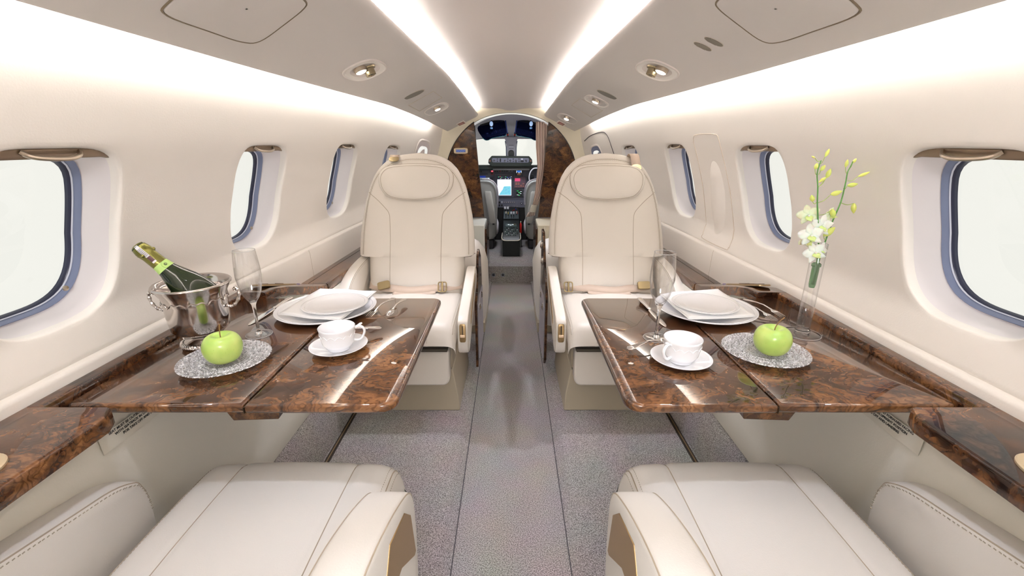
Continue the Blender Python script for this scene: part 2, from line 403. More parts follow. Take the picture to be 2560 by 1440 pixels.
# cove strips: real linear lamps in the gaps beside the panels
COVEW = mat('cove_strip_wall', (255, 255, 255), .5, emit=(255, 249, 240), es=L_WALL)
COVEC = mat('cove_strip_ceiling', (255, 255, 255), .5, emit=(255, 250, 244), es=L_CEIL)
for sd, sg in (('left', -1), ('right', 1)):
    t = thing('cove_light', 'slim light strip tucked between the %s wall and the overhead panel' % sd, 'light strip')
    MB().rings(loft([(.7012, 1.350), (.7028, 1.350), (.6988, 1.392), (.6972, 1.392)], YS[:58], sg)).build('wall_strip', COVEW, t, smooth=False)
    t = thing('cove_light', 'slim light strip hidden above the inner lip of the %s overhead panel' % sd, 'light strip')
    MB().rings(loft([(.400, 1.4985), (.400, 1.5015), (.450, 1.493), (.450, 1.490)], YS[:60], sg)).build('ceiling_strip', COVEC, t, smooth=False)

# floor and aisle
fl = MB(); yy = [-1.7, 3.69]
prof = [(-.90, .04), (-.205, .04), (-.198, .036), (-.172, .004), (-.166, 0), (.166, 0), (.172, .004), (.198, .036), (.205, .04), (.90, .04)]
fl.grid([[(x, y, z) for x, z in prof] for y in [-1.7 + (5.39) * i / 20 for i in range(21)]])
fl.add([(-.9, 3.69, .04), (.9, 3.69, .04), (.9, 3.69, .147), (-.9, 3.69, .147)], [(0, 1, 2, 3)])
fl.add([(-.9, 3.69, .147), (.9, 3.69, .147), (.9, 5.2, .147), (-.9, 5.2, .147)], [(0, 1, 2, 3)])
fl.add([(-.205, 3.69, .04), (.205, 3.69, .04), (.166, 3.69, 0), (-.166, 3.69, 0)], [(0, 1, 2, 3)])
o = fl.build('floor', CARPET, merge=.0001, angle=30); tag(o, 'grey wool carpet with a sunken centre aisle', 'floor', kind='structure')
for sg in (-1, 1):
    o = MB().tube([(sg * .169, y, .003) for y in (-1.6, 1, 3.68)], .0016, 6).build('trim_%d' % (4 + sg), mat('carpet_seam', (74, 70, 74), .9)); tag(o, 'dark seam line along the %s edge of the aisle carpet' % ('left' if sg < 0 else 'right'), 'carpet seam', kind='structure')
# lower side panels with carpeted kick and floor slot
for i, (sd, sg) in enumerate((('left', -1), ('right', 1))):
    pr = [(.688, .03), (.694, .08), (.715, .20), (.725, .222)]
    G = [[(sg * x * sm(interp, SX, y), y, z) for x, z in pr] for y in [-1.7 + 5.4 * j / 40 for j in range(41)]]
    r = thing('baseboard_' + sd, 'lower side panel of the %s wall, cream above a carpeted kick' % sd, 'side panel'); r['kind'] = 'structure'
    MB().grid(G).build('carpet_kick', CARPET, r)
    G = []
    for j in range(61):
        y = -1.7 + 5.4 * j / 60; e = min(1, max(0, (y - 1.36) / .3)); xt = .757 - .004 * e; zt = .668 - .10 * e
        G.append([(sg * x * sm(interp, SX, y), y, z) for x, z in ((.8, .222), (.724, .222), (.722, .226), (.728, .3), (xt - .006, zt - .12), (xt, zt - .02), (xt + .004, zt), (.80, zt + .004))])
    MB().grid(G).build('cream_panel', PANELM, r, angle=50)
    MB().box((sg * .672, 1.2, .041), (.018, 3.2, .004)).build('seat_track', mat('dark_track', (52, 44, 34), .5, .4), r, smooth=False)
    MB().box((sg * .672, 1.2, .0425), (.004, 3.2, .004)).build('track_rail', mat('track_rail', (140, 116, 84), .4, .6), r, smooth=False)
    pr = [(.7195, .2215), (.725, .2275), (.73, .2215)]
# aft bulkhead closes the cabin behind the camera
o = MB().box((0, -1.72, .8), (1.9, .04, 1.7)).build('wall_back', WALLM, smooth=False); tag(o, 'cream aft bulkhead of the cabin', 'wall', kind='structure')
# vertical panel gap lines on the wall below the crease and outlines on the walls
def wallpt(sg, Y, z, off=.0): 
    p = warp(wx(z) - off, Y, z); return Vector((sg * p.x, p.y, p.z))
for sg, Ys_ in ((-1, 1.86), (1, 1.86)):
    pts = [wallpt(sg, Ys_ , z, -.0002) for z in (.60, .65, .70, .715)]
    o = MB().tube(pts, .0008, 6).build('trim_%d' % (20 + sg), PIPE); tag(o, 'vertical joint in the lower %s wall panel' % ('left' if sg < 0 else 'right'), 'panel joint', kind='structure')
# fold-away oval hatch panel on the right wall
t = thing('wall_hatch', 'tall cream hatch panel with raised oval between the right-hand windows', 'hatch')
oc = []
cx0 = 1.9045
for (dy, z) in [(-.085, 1.178), (.085, 1.178), (.118, 1.155), (.12, 1.10), (.122, .80), (.118, .755), (.10, .736), (-.10, .734), (-.125, .745), (-.128, .78), (-.115, 1.10), (-.112, 1.155)]:
    oc.append((cx0 - dy * 1.0 if False else cx0 + dy, z))
P = smoothpath([Vector((a, b, 0)) for a, b in oc], 6, True)
MB().tube([wallpt(1, p.x, p.y, .0004) for p in P], .0016, 6, loop=True).build('panel_edge', mat('panel_gap', (205, 194, 182), .7), t)
def dome(cy, cz, ry, rz, h, n=10, e=2.2, sg=1, base=0.0, sk=0):
    R = []
    for i in range(n + 1):
        f = i / n; hh = h * (1 - (1 - f) ** 2) if True else 0
        R.append([wallpt(sg, cy + a * (1 - f) + sk * b * (1 - f), cz + b * (1 - f), base + hh) for a, b in sellipse(ry, rz, e, 48)])
    return MB().rings(R, caps=False)
dome(1.895, .925, .062, .152, .020, sk=-.12).build('oval_boss', WALLM, t, angle=80)
# over-wing emergency exit outline on the far right wall and its small window
t = thing('door_1', 'cream emergency exit hatch outline near the front of the right wall', 'exit hatch'); t['kind'] = 'structure'
P = smoothpath([Vector(p) for p in ((3.28, .74, 0), (3.27, 1.0, 0), (3.29, 1.17, 0), (3.33, 1.24, 0), (3.42, 1.265, 0), (3.6, 1.265, 0), (3.72, 1.24, 0))], 6)
MB().tube([wallpt(1, p.x, p.y, .001) for p in P], .0028, 6).build('door_gap', mat('dark_gap', (60, 56, 60), .7), t)
t = thing('exit_window', 'small dark window seen at a slant in the right emergency exit', 'window')
def small_win(t, sg, cy, cz, hy, hz):
    def S(Y, z, off=0):
        p = wallpt(sg, Y, z, 0); p.x += sg * off; return p
    ring = lambda f, off: [S(cy + a * f, cz + b * f, off) for a, b in sellipse(hy, hz, 3.4, 40)]
    MB().rings([ring(1.08, -.003), ring(1.02, -.008), ring(.98, -.008), ring(.95, -.003)], caps=False).build('frame', TRIMW, t, angle=80)
    MB().rings([ring(.95, -.003), ring(.8, -.001), ring(.7, -.0005)], caps=True).build('dark_reveal', GASKB, t)
    MB().rings([ring(.68, -.004), ring(.05, -.004)], caps=False).build('bright_pane', mat('pale_daylight_pane', (236, 240, 240), .2, emit=(236, 240, 236), es=.7), t)
small_win(t, 1, 3.56, 1.05, .09, .13)
KEEP = GASKB; GASKB = REVEAL
t = thing('door_window', 'bright window of the cabin door high on the front left wall', 'window')
small_win(t, -1, 3.50, 1.07, .12, .14)
GASKB = KEEP

# ------------------------------------------------------------ side ledges
LW = {-1: 'left', 1: 'right'}
for sg in (-1, 1):
    r = thing('side_ledge', 'glossy burl wood ledge running along the %s wall under the windows' % LW[sg], 'ledge')
    mb = MB()
    def sect(Y, xi, zt, th=.032, xo=.866):
        s = sm(interp, SX, Y)
        return [(sg * x * s, Y, z) for x, z in ((xi, zt - th), (xi, zt - .007), (xi + .002, zt - .002), (xi + .007, zt), (xo, zt), (xo, zt - th))]
    mb.rings([sect(y, .70 if y < .67 else .70 + (y - .67) * .5, .70) for y in (-1.68, -1, -.5, 0, .3, .5, .67, .70)])
    mb.rings([sect(y, .838, .70) for y in (.70, .9, 1.1, 1.3, 1.345)])
    mb.build('ledge_top', WOOD, r, bevel=.001)
    mb = MB()
    mb.rings([sect(y, x, z, .034) for y, x, z in ((1.345, .775, .70), (1.40, .768, .697), (1.46, .764, .684), (1.60, .76, .640), (1.70, .758, .609), (1.745, .757, .603))])
    mb.build('sloping_section', WOOD, r)
    mb = MB(); mb.rings([sect(y, .755, .603, .03) for y in [1.749 + i * .15 for i in range(13)]]); mb.build('forward_section', WOOD, r)
    mb = MB(); mb.rings([[(sg * x * sm(interp, SX, y), y, .6036) for x in (.835, .838)] for y in [1.75 + .15 * i for i in range(12)]], close=False, caps=False); mb.build('inlay_line', LINEK, r)
    # drink holder set in the near part
    c = Vector((sg * .783, .497, .7004)); P1 = [(c.x + a, c.y + b) for a, b in sellipse(.052, .074, 2.6, 48)]; P2 = [(c.x + a, c.y + b) for a, b in sellipse(.036, .050, 2, 48)]
    h = MB().rings([[(x, y, .7003) for x, y in P1], [(x, y, .7035) for x, y in P1], [(c.x + (x - c.x) * .97, c.y + (y - c.y) * .97, .705) for x, y in P1], [(x, y, .7045) for x, y in P2], [(x, y, .7008) for x, y in P2]], caps=False).build('drink_holder', mat('holder_champagne', (206, 190, 160), .35, .5), r, angle=30)
    MB().add([(x, y, .7010) for x, y in P2], [tuple(range(48))]).build('well', mat('holder_brown', (96, 72, 44), .5, .3), h)
    # control panel on the slope
    d = Vector((0, math.cos(.29), -math.sin(.29))); o0 = Vector((sg * .822, 1.50, .6735)); M = basis(o0, (sg, 0, 0), d)
    if sg < 0: M = basis(o0, (-sg, 0, 0), d)
    q = MB(); q.rings([[M @ Vector((a, b, z)) for a, b in sellipse(.028 * f, .115 * f, 5, 32)] for f, z in ((1, 0), (1, .004), (.97, .0055), (.93, .0055))]); cpn = q.build('control_panel', mat('bronze_bezel', (150, 130, 100), .3, .9), r)
    MB().box(M @ Vector((0, -.03, .006)), (.034, .1, .003), M.to_3x3().to_4x4()).build('slot', mat('holder_brown'), cpn, smooth=False)
    MB().box(M @ Vector((.003, -.06, .008)), (.03, .04, .003), M.to_3x3().to_4x4()).build('switch', TRIMW, cpn, smooth=False)
    for k2 in (0, 1): MB().lathe([(.0001, .0), (.006, 0), (.007, -.003)], M @ Vector((.0, .135 + k2 * .03, .004)), 16, M.to_3x3().to_4x4()).build('button', mat('blue_button', (52, 44, 110), .3), r)

# ------------------------------------------------------------ folding tables
def rrect(x0, x1, y0, y1, rad):  # rad: dict for corners (x0y0,x1y0,x1y1,x0y1)
    P = []
    for (cx, cy, r, a0) in ((x0, y0, rad[0], PI), (x1, y0, rad[1], 1.5 * PI), (x1, y1, rad[2], 0), (x0, y1, rad[3], .5 * PI)):
        sx = 1 if cx == x0 else -1; sy = 1 if cy == y0 else -1
        for i in range(9 if r > .002 else 1):
            t = a0 + (PI / 2) * (i / 8 if r > .002 else 0)
            P.append((cx + sx * r + r * math.cos(t), cy + sy * r + r * math.sin(t)))
    return P
def slab(P, z0, z1, b=.006):
    cx = sum(p[0] for p in P) / len(P); cy = sum(p[1] for p in P) / len(P)
    def off(d):
        out = []; n = len(P)
        for i in range(n):
            p0, p1, p2 = Vector(P[i - 1]), Vector(P[i]), Vector(P[(i + 1) % n]); a = (p1 - p0); c = (p2 - p1)
            if a.length < 1e-7: a = c
            if c.length < 1e-7: c = a
            a.normalize(); c.normalize(); n1 = Vector((-a.y, a.x)); n2 = Vector((-c.y, c.x)); nn = (n1 + n2).normalized(); q = p1 + nn * d / max(.4, nn.dot(n1)); out.append(q)
        return out
    R = []
    for d, z in ((b, z0), (b * .3, z0 + b * .3), (0, z0 + b), (0, z1 - b), (b * .3, z1 - b * .3), (b, z1)): R.append([(q.x, q.y, z) for q in off(d)])
    return MB().rings(R)
TZ = .685
for sg in (-1, 1):
    t = thing('folding_table', 'polished burl wood folding table laid for one on the %s side of the aisle' % LW[sg], 'table', (sg * .5, 1.03, .03))
    X = Matrix.Translation(Vector((-sg * .5, -1.03, -.03)))
    inner = rrect(.2165, .4985, .730, 1.337, (.032, .002, .002, .03)); outer = rrect(.5015, .833, .730, 1.337, (.002, .012, .002, .002))
    f = lambda P: [(sg * x, y) for x, y in P] if sg > 0 else [(-x, y) for x, y in P][::-1]
    slab(f(inner), TZ - .020, TZ).build('inner_leaf', WOOD, t, xf=X, angle=60); slab(f(outer), TZ - .020, TZ).build('outer_leaf', WOOD, t, xf=X, angle=60)
    M = Matrix.Rotation(-sg * .06, 4, 'Z')
    MB().rings([[M @ Vector((a, b, z)) + Vector((sg * .50, .80, 0)) for a, b in ((-.05 * k, -.05 * k), (.05 * k, -.05 * k), (.05 * k, .05 * k), (-.05 * k, .05 * k))] for k, z in ((.86, .634), (1, .662))]).build('latch_block', WOODD, t, xf=X, bevel=.002)
    MB().box((sg * .50, 1.03, .672), (.002, .6, .012)).build('leaf_hinge', mat('hinge_bronze', (70, 56, 40), .4, .8), t, xf=X, smooth=False)
    MB().box((sg * .70, 1.1, .655), (.26, .3, .016)).build('slide_bracket', mat('hinge_bronze'), t, xf=X, smooth=False)
# placards below the tables
for sg, s0 in ((-1, None), (1, None)):
    r = thing('placard', 'clear placard with three lines of black capitals on the %s side panel' % LW[sg], 'placard')
    lines = ['SEAT MUST BE OUTBOARD FORWARD FACING', 'WITH SEATBACK IN UPRIGHT POSITION', 'FOR TAKE OFF AND LANDING']
    xw = sg * (.7492); c = Vector((xw, .792, .6215))
    for i, s in enumerate(lines):
        M = basis(c + Vector((sg * .0006 * (1 - i), 0, .0082 * (1 - i))), (0, -sg, 0), (sg * .05, 0, 1))
        text('placard_text', s, .0072, M, TXT, r, 'CENTER', ext=.0001)
    M = basis(Vector((sg * .7500, .792, .6185)), (0, 1, 0), (sg * .05, 0, 1)); MB().box(Vector((sg * .7502, .792, .6185)), (.195, .036, .0006), M.to_3x3().to_4x4()).build('placard_film', mat('placard_film', (214, 211, 199), .3), r, smooth=False)

# ------------------------------------------------------------ club seats
def seat(label, loc, rz, aisle, cf, af, leather, wings=True, group=None, belts=True, recl=math.tan(math.radians(17)), near=False):
    """local frame: +x to the seat's left in world when rz=0, -y is the way the seat faces, origin on the floor under the back"""
    t = thing('club_seat', label, 'seat', loc, rz, group); a = aisle
    H = .235 if not near else .213
    # base and plinth
    b = MB(); b.rings([[(x * hx, y, z) for x, y in ((-1, y0), (1, y0), (1, y1), (-1, y1))] for hx, y0, y1, z in ((.232, -.40, .05, .0), (.225, -.385, .05, .07), (.205, -.375, .05, .185))]); b.build('base', BASEM, t, bevel=.004)
    b = MB(); b.box((0, -.16, .262), (.41, .42, .145)); b.build('seat_frame', BASEM, t, bevel=.006)
    # leg rest pad
    P = rrect(-.205, .205, .165, .312, (.03, .03, .008, .008))
    MB().rings([[(x, -cf + .012 + dy + (z - .24) * .10, z) for x, z in P] for dy in (0, .05)]).build('leg_rest', leather, t, bevel=.008, bseg=3)
    MB().box((0, -cf + .04, .322), (.40, .07, .012)).build('leg_rest_hinge', LINEK, t, smooth=False)
    # cushion
    zt = .42 if not near else .438; nx, nf = 48, 34; G = []
    R = .045
    for i in range(nf + 1):
        f = .0 + (cf) * i / nf; row = []
        for j in range(nx + 1):
            u = -1 + 2 * j / nx; u = math.copysign(abs(u) ** .8, u); x = u * H
            ex = max(0, (abs(x) - (H - R)) / R); ef = max(0, (f - (cf - R * 1.4)) / (R * 1.4))
            z = zt - R * (1 - math.sqrt(max(0, 1 - ex ** 2))) - R * 1.5 * (1 - math.sqrt(max(0, 1 - ef ** 2.2)))
            z += .010 * math.cos(PI * x / (2 * H)) + .008 * math.sin(PI * f / cf)
            for sx in (-.122, .122): z -= .0045 * math.exp(-((x - sx) / .006) ** 2)
            row.append((x, -f, z))
        G.append(row)
    m = MB().grid(G)
    bot = [[(x * 1.0, -f, z) for x in (-H, H)] for f, z in ((0, .335), (cf, .335))]
    edge = [g[0] for g in G] + G[-1][1:] + [g[-1] for g in G[::-1]][1:]
    m.rings([edge, [(p[0] * 1.0, p[1] - (.004 if abs(p[1] + cf) < 1e-5 else 0), (p[2] + .335) / 2) for p in edge], [(p[0] * .985, max(p[1], -cf + .012), .335) for p in edge]], close=False, caps=False)
    cu = m.build('seat_cushion', leather, t, merge=.0006, angle=60)
    def topz(x, f):
        ex = max(0, (abs(x) - (H - R)) / R); ef = max(0, (f - (cf - R * 1.4)) / (R * 1.4))
        return zt - R * (1 - math.sqrt(max(0, 1 - ex ** 2))) - R * 1.5 * (1 - math.sqrt(max(0, 1 - min(1, ef) ** 2.2))) + .010 * math.cos(PI * x / (2 * H)) + .008 * math.sin(PI * f / cf)
    for sx in (-.122, .122): MB().tube([(sx, -f, topz(sx, f) - .0042) for f in [cf * i / 30 for i in range(31)]] , .0011, 6).build('cushion_seam', PIPE, cu)
    for sx in (-H + .012, H - .012):
        MB().tube([(sx, -f, topz(sx, f) + .0003) for f in [cf * i / 30 for i in range(30)]], .0013, 6).build('cushion_seam', PIPE, cu)
    for sx in (-H + .019, H - .019, -H + .006, H - .006):
        s = MB()
        for i in range(0, 74):
            f = cf * i / 75
            if f > cf - .02: break
            s.box((sx, -f, topz(sx, f) + .0004), (.0009, .0032, .0008))
        s.build('cushion_stitching', STITCH, cu, smooth=False)
    # back rest: stacked outline, domed front
    wt = [(.40, .222), (.46, .226), (.52, .228), (.585, .230), (.590, .231), (.5905, .276), (.60, .279), (.70, .275), (.78, .266), (.86, .252), (.93, .234), (.98, .215), (1.02, .192), (1.05, .165), (1.07, .138), (1.085, .105), (1.094, .070), (1.099, .035), (1.1005, .002)]
    ZZ = lambda z: z if z < .5905 else .5905 + (z - .5905) * .918
    def yf(x, z):
        wv = interp(z, wt); th = .055 if z < .98 else .055 * math.sqrt(max(.0, 1 - ((z - .98) / .123) ** 2)) + .002
        lo = .035 * math.exp(-((z - .50) / .16) ** 2)
        bol = .014 * (abs(x) / .25) ** 2
        return -(th * (1 - min(1, abs(x) / wv) ** 5) ** .36 + lo * .4 + bol * (1 - min(1, abs(x) / wv) ** 8)) + (z - .42) * recl
    zs = [.40 + .1895 * i / 14 for i in range(15)] + [.59, .5905] + [.5905 + (1.1005 - .5905) * (i / 44) ** .8 for i in range(1, 45)]
    R_ = []
    for z in zs:
        wv = interp(z, wt); front = []; back = []
        for i in range(29):
            u = math.sin(PI / 2 * (-1 + 2 * i / 28)); x = u * wv; front.append((x, yf(x, z), ZZ(z)))
        for i in range(1, 14):
            u = math.sin(PI / 2 * (1 - 2 * i / 14)); x = u * wv; k = (1 - abs(u) ** 5) ** .36
            back.append((x, .06 * k * (1 if z < 1.0 else max(.1, math.sqrt(max(0, 1 - ((z - 1.0) / .103) ** 2)))) + (z - .42) * recl, ZZ(z)))
        R_.append(front + back)
    br = MB().rings(R_).build('backrest', leather, t, angle=55)
    if not near or True:
        fs = lambda P: [(x, yf(x, z) - .0002, ZZ(z)) for x, z in P]
        for q in (-1, 1):
            pts = smoothpath([Vector(p) for p in ((q * .232, .905, 0), (q * .19, .875, 0), (q * .145, .828, 0), (q * .128, .80, 0), (q * .124, .76, 0), (q * .121, .65, 0), (q * .121, .43, 0))], 8)
            MB().tube(fs([(p.x, p.y) for p in pts]), .0013, 6).build('back_seam', PIPE, br)
        rim = [(x, z) for x, z in [(-.252, .60), (-.25, .70), (-.242, .80), (-.226, .89), (-.20, .965), (-.165, 1.015), (-.12, 1.048), (-.06, 1.066), (0, 1.07), (.06, 1.066), (.12, 1.048), (.165, 1.015), (.20, .965), (.226, .89), (.242, .80), (.25, .70), (.252, .60)]]
        pr = smoothpath([Vector((x, z, 0)) for x, z in rim], 6); MB().tube(fs([(p.x, p.y) for p in pr]), .0014, 6).build('back_seam', PIPE, br)
        s = MB()
        for off in (.0045, -.0045):
            L_ = 0
            for i in range(len(pr) - 1):
                p, n = pr[i], pr[i + 1]; seg = (n - p).length; st = 0
                while st < seg:
                    c = p + (n - p) * (st / seg); c2 = Vector((c.x * (1 - off * 4), .6 + (c.y - .6) * (1 - off * 2.4), 0)); s.box((c2.x, yf(c2.x, c2.y) - .0008, ZZ(c2.y)), (.0012, .001, .0012) if False else (.0014, .001, .0022)); st += .0058
        s.build('back_stitching', STITCH, br, smooth=False)
    for q in (-1, 1): MB().tube([(q * x, yf(q * min(x, .2755), .5906) + (.002 if x < .27 else .03), .5895) for x in (.2295, .245, .262, .272, .277)], .0022, 6).build('wing_edge', mat('wing_edge_dark', (120, 112, 100), .7), br)
    # head cushion
    hc = (0, .952); out = []
    P = smoothpath([Vector(p) for p in ((-.176, .965, 0), (-.172, 1.0, 0), (-.145, 1.030, 0), (-.09, 1.043, 0), (0, 1.047, 0), (.09, 1.043, 0), (.145, 1.030, 0), (.172, 1.0, 0), (.176, .965, 0), (.165, .925, 0), (.135, .890, 0), (.09, .876, 0), (0, .869, 0), (-.09, .876, 0), (-.135, .890, 0), (-.165, .925, 0))], 4, True)
    R_ = []
    for k_, d in ((1.0, -.012), (1.012, .004), (1.0, .014), (.97, .020), (.90, .0245), (.75, .0275), (.5, .029), (.25, .0295)):
        R_.append([(p.x * k_, yf(p.x * k_ * .8, .952) * 1.0 + (.957 + (p.y - .957) * k_ - .952) * recl - d, ZZ(.957 + (p.y - .957) * k_)) for p in P])
    hr = MB().rings(R_).build('head_cushion', leather, t, angle=70)
    s = MB(); ro = lambda k_, d: [(p.x * k_, yf(p.x * k_ * .8, .952) + (.957 + (p.y - .957) * k_ - .952) * recl - d, ZZ(.957 + (p.y - .957) * k_)) for p in P]
    MB().tube(ro(.925, .0243), .0009, 6, loop=True).build('head_cushion_seam', PIPE, hr); MB().tube(ro(1.01, -.001), .0022, 6, loop=True).build('head_cushion_seam', PIPE, hr)
    # aisle-side arm rest
    prof = [(.02, .545), (.045, .565), (.0, .545), ]
    if not near:
        pts = [(-.005, .47), (.0, .53), (-.03, .548), (-.10, .538), (-.30, .492), (-.43, .466), (-.468, .452), (-.482, .430), (-.486, .36), (-.480, .325), (-.462, .308), (-.42, .31), (-.30, .36), (-.12, .43)]
    else:
        pts = [(.10, .52), (.10, .63), (.02, .645), (-.06, .638), (-.14, .615), (-.205, .588), (-.245, .565), (-.262, .54), (-.268, .50), (-.262, .40), (-.25, .35), (-.22, .33), (-.05, .36), (.08, .45)]
    cp_ = smoothpath([Vector((p[0], p[1], 0)) for p in pts], 4, True)
    xc = a * (.266 if not near else .2585); hw = .0215 if not near else .034
    cen = sum(cp_, Vector()) / len(cp_)
    R_ = []
    for dx, k_ in ((-1, .90), (-.93, .965), (-.75, .995), (0, 1.0), (.75, .995), (.93, .965), (1, .90)):
        R_.append([(xc + dx * hw, cen.x + (p.x - cen.x) * (1 - (1 - k_) * .35), cen.y + (p.y - cen.y) * k_) for p in cp_])
    ar = MB().rings(R_).build('aisle_armrest', leather, t, angle=50)
    for dx in (-.93, .93): MB().tube([(xc + dx * hw, cen.x + (p.x - cen.x) * .988, cen.y + (p.y - cen.y) * .966) for p in cp_], .0011, 6, loop=True).build('armrest_piping', PIPE, ar)
    if not near:
        M = basis((xc, -.4845, .402), (1, 0, 0), (0, .085, 1))
        pl = MB().rings([[M @ Vector((p[0], p[1], z)) for p in sellipse(.0125 * k_, .037 * k_, 6, 32)] for k_, z in ((1, -.006), (1, .0035), (.94, .0045))]).build('control_plate', GOLDM, ar)
        MB().box(M @ Vector((0, .012, .0045)), (.0035, .036, .002), M.to_3x3().to_4x4()).build('slot', BLACK, pl, smooth=False) if False else MB().box(M @ Vector((0, .012, .0045)), (.0035, .036, .002), M.to_3x3().to_4x4()).build('lever_slot', BLACK, ar, smooth=False)
        MB().box(M @ Vector((0, -.010, .0085)), (.018, .009, .009), M.to_3x3().to_4x4()).build('lever', mat('lever_cream', (236, 208, 176), .35), ar, bevel=.001)
    # recessed grip on the aisle face
    gx = xc + a * (hw + .0006)
    gp = [(-.10, .535), (-.16, .516), (-.36, .425), (-.375, .395), (-.355, .395), (-.13, .485)] if not near else [(-.12, .59), (-.20, .565), (-.232, .53), (-.245, .44), (-.235, .44), (-.16, .50), (-.06, .52)]
    MB().rings([[(gx - a * .004, y, z) for y, z in gp], [(gx + a * .001, y, z) for y, z in gp]]).build('grip_recess', GOLDM, ar, bevel=.001)
    # wall-side arm rest
    if not near:
        xw0, xw1 = -a * .238, -a * .288
        pts = [(.12, .30), (.12, .575), (.02, .575), (-.12, .562), (-.22, .535), (-.29, .49), (-.33, .43), (-.345, .36), (-.345, .30)]
    else:
        xw0, xw1 = -a * .242, -a * .297
        pts = [(.30, .30), (.30, .612), (.10, .60), (.0, .585), (-.115, .562), (-.22, .542), (-.29, .528), (-.332, .508), (-.345, .49), (-.352, .45), (-.350, .38), (-.34, .30)]
    cp_ = smoothpath([Vector((p[0], p[1], 0)) for p in pts[1:-1]], 4) + [Vector((pts[-1][0], pts[-1][1], 0)), Vector((pts[0][0], pts[0][1], 0))]
    cen = sum(cp_, Vector()) / len(cp_)
    R_ = []
    for u, k_ in ((0, .975), (.06, .992), (.16, 1.0), (.84, 1.0), (.94, .992), (1, .975)):
        R_.append([(xw0 + (xw1 - xw0) * u, cen.x + (p.x - cen.x) * (1 - (1 - k_) * .6), .3 + (p.y - .3) * k_) for p in cp_])
    aw = MB().rings(R_).build('wall_armrest', leather, t, angle=50)
    s = MB(); top = [p for p in cp_ if p.y > .42]
    s.tube([(xw0 + (xw1 - xw0) * .05, cen.x + (p.x - cen.x) * .9955, .3 + (p.y - .3) * .992) for p in top], .0011, 6)
    s.build('wall_armrest_seam', PIPE, aw)
    s = MB()
    for i in range(len(top) - 1):
        p, n = top[i], top[i + 1]; st = 0; seg = (n - p).length
        while st < seg:
            c = p + (n - p) * (st / seg); s.box((xw0 - (-a) * .0006, cen.x + (c.x - cen.x) * .985, .3 + (c.y - .3) * .972), (.001, .0035, .0014)); st += .0075
    s.build('wall_armrest_stitching', STITCH, aw, smooth=False)
    if near:
        MB().box((-a * .27, -.352, .455), (.03, .02, .022)).build('latch', WOODD, aw, bevel=.002)
    # belts
    if belts:
        def ribbon(P, wv, up):
            G = []
            P = smoothpath([Vector(p) for p in P], 8)
            for i, p in enumerate(P):
                u_ = Vector(up(i / (len(P) - 1))) if callable(up) else Vector(up); u_.normalize(); G.append([p - u_ * wv / 2, p + u_ * wv / 2])
            return MB().grid(G)
        z0 = .447
        P = [(-.225, -.035, z0 + .012), (-.17, -.06, z0 + .008), (-.10, -.075, z0 + .004), (-.03, -.085, z0 - .002), (.04, -.08, z0 + .001), (.10, -.07, z0 + .006), (.16, -.06, z0 + .008), (.225, -.035, z0 + .010)]
        if a < 0: P = [(-x, y, z) for x, y, z in P][::-1]
        ribbon(P, .042, (0, .75, .62)).build('lap_belt', BELT, t, solid=.002, recalc=False)
        P2 = [(x, y - .018, z - .012) for x, y, z in P[2:6]]
        ribbon(P2, .03, (0, .9, .3)).build('lap_belt_end', BELT, t, solid=.002, recalc=False)
        bx = -a * .145 if a > 0 else .165
        M = basis((bx, -.075, z0 + .020), (1, 0, .25 if a > 0 else .03), (0, .55, .8))
        MB().rings([[M @ Vector((p[0], p[1], z)) for p in sellipse(.030 * k_, .019 * k_, 6, 28)] for k_, z in ((.94, -.008), (1, -.005), (1, .005), (.93, .009))]).build('buckle', GOLD, t)
        bx = .13 if a > 0 else -.19
        M = basis((bx, -.078, z0 + .014), (1, 0, 0), (0, .5, .86))
        q = MB(); fr = [M @ Vector((p[0], p[1], 0)) for p in sellipse(.019, .023, 6, 28)]; q.tube(fr, .0028, 6, loop=True); q.tube([M @ Vector((0, -.023, 0)), M @ Vector((0, .023, 0))], .005, 8); q.build('belt_adjuster', GOLD, t)
        # shoulder strap tongue over the top corner
        sx = -a * .112
        y0 = yf(sx, 1.06)
        if a > 0:
            P = [(sx, y0 + .07, 1.02), (sx, y0 + .045, 1.046), (sx + .004, y0 + .01, 1.049), (sx + .006, y0 - .010, 1.036)]
        else:
            sx = .128; P = [(sx, y0 + .07, 1.02), (sx, y0 + .04, 1.050), (sx, y0 + .0, 1.054), (sx + .003, y0 - .022, 1.034), (sx + .007, y0 - .034, .998)]
        ribbon(P, .042, (1, 0, 0)).build('shoulder_strap', BELT, t, solid=.002, recalc=False)
        e = Vector(P[-1]); d = (Vector(P[-1]) - Vector(P[-2])).normalized(); M = basis(e + d * .006, (1, 0, 0), d)
        MB().rings([[M @ Vector((p[0], p[1], z)) for p in sellipse(.024, .018, 2.6, 28)] for z in (-.002, .002)]).build('strap_tongue', GOLD, t, bevel=.0008)
    return t
s1 = seat('cream leather club seat facing aft left of the aisle, beyond the laid table', (-.455, 2.10, .04), 0, 1, .48, .485, LEATH)
s2 = seat('cream leather club seat facing aft right of the aisle, beyond the laid table', (.460, 2.10, .04), 0, -1, .48, .485, LEATH)
s3 = seat('pale leather club seat in the left foreground, cushion and armrests in view', (-.458, .355, .04), PI, -1, .50, .27, LEATHN, belts=False, recl=.62, near=True)
s4 = seat('pale leather club seat in the right foreground, cushion and armrests in view', (.460, .355, .04), PI, 1, .50, .27, LEATHN, belts=False, recl=.62, near=True)
for s_ in (s1, s2): s_['group'] = 'aft-facing club seats beyond the tables'
for s_ in (s3, s4): s_['group'] = 'forward-facing club seats in the foreground'

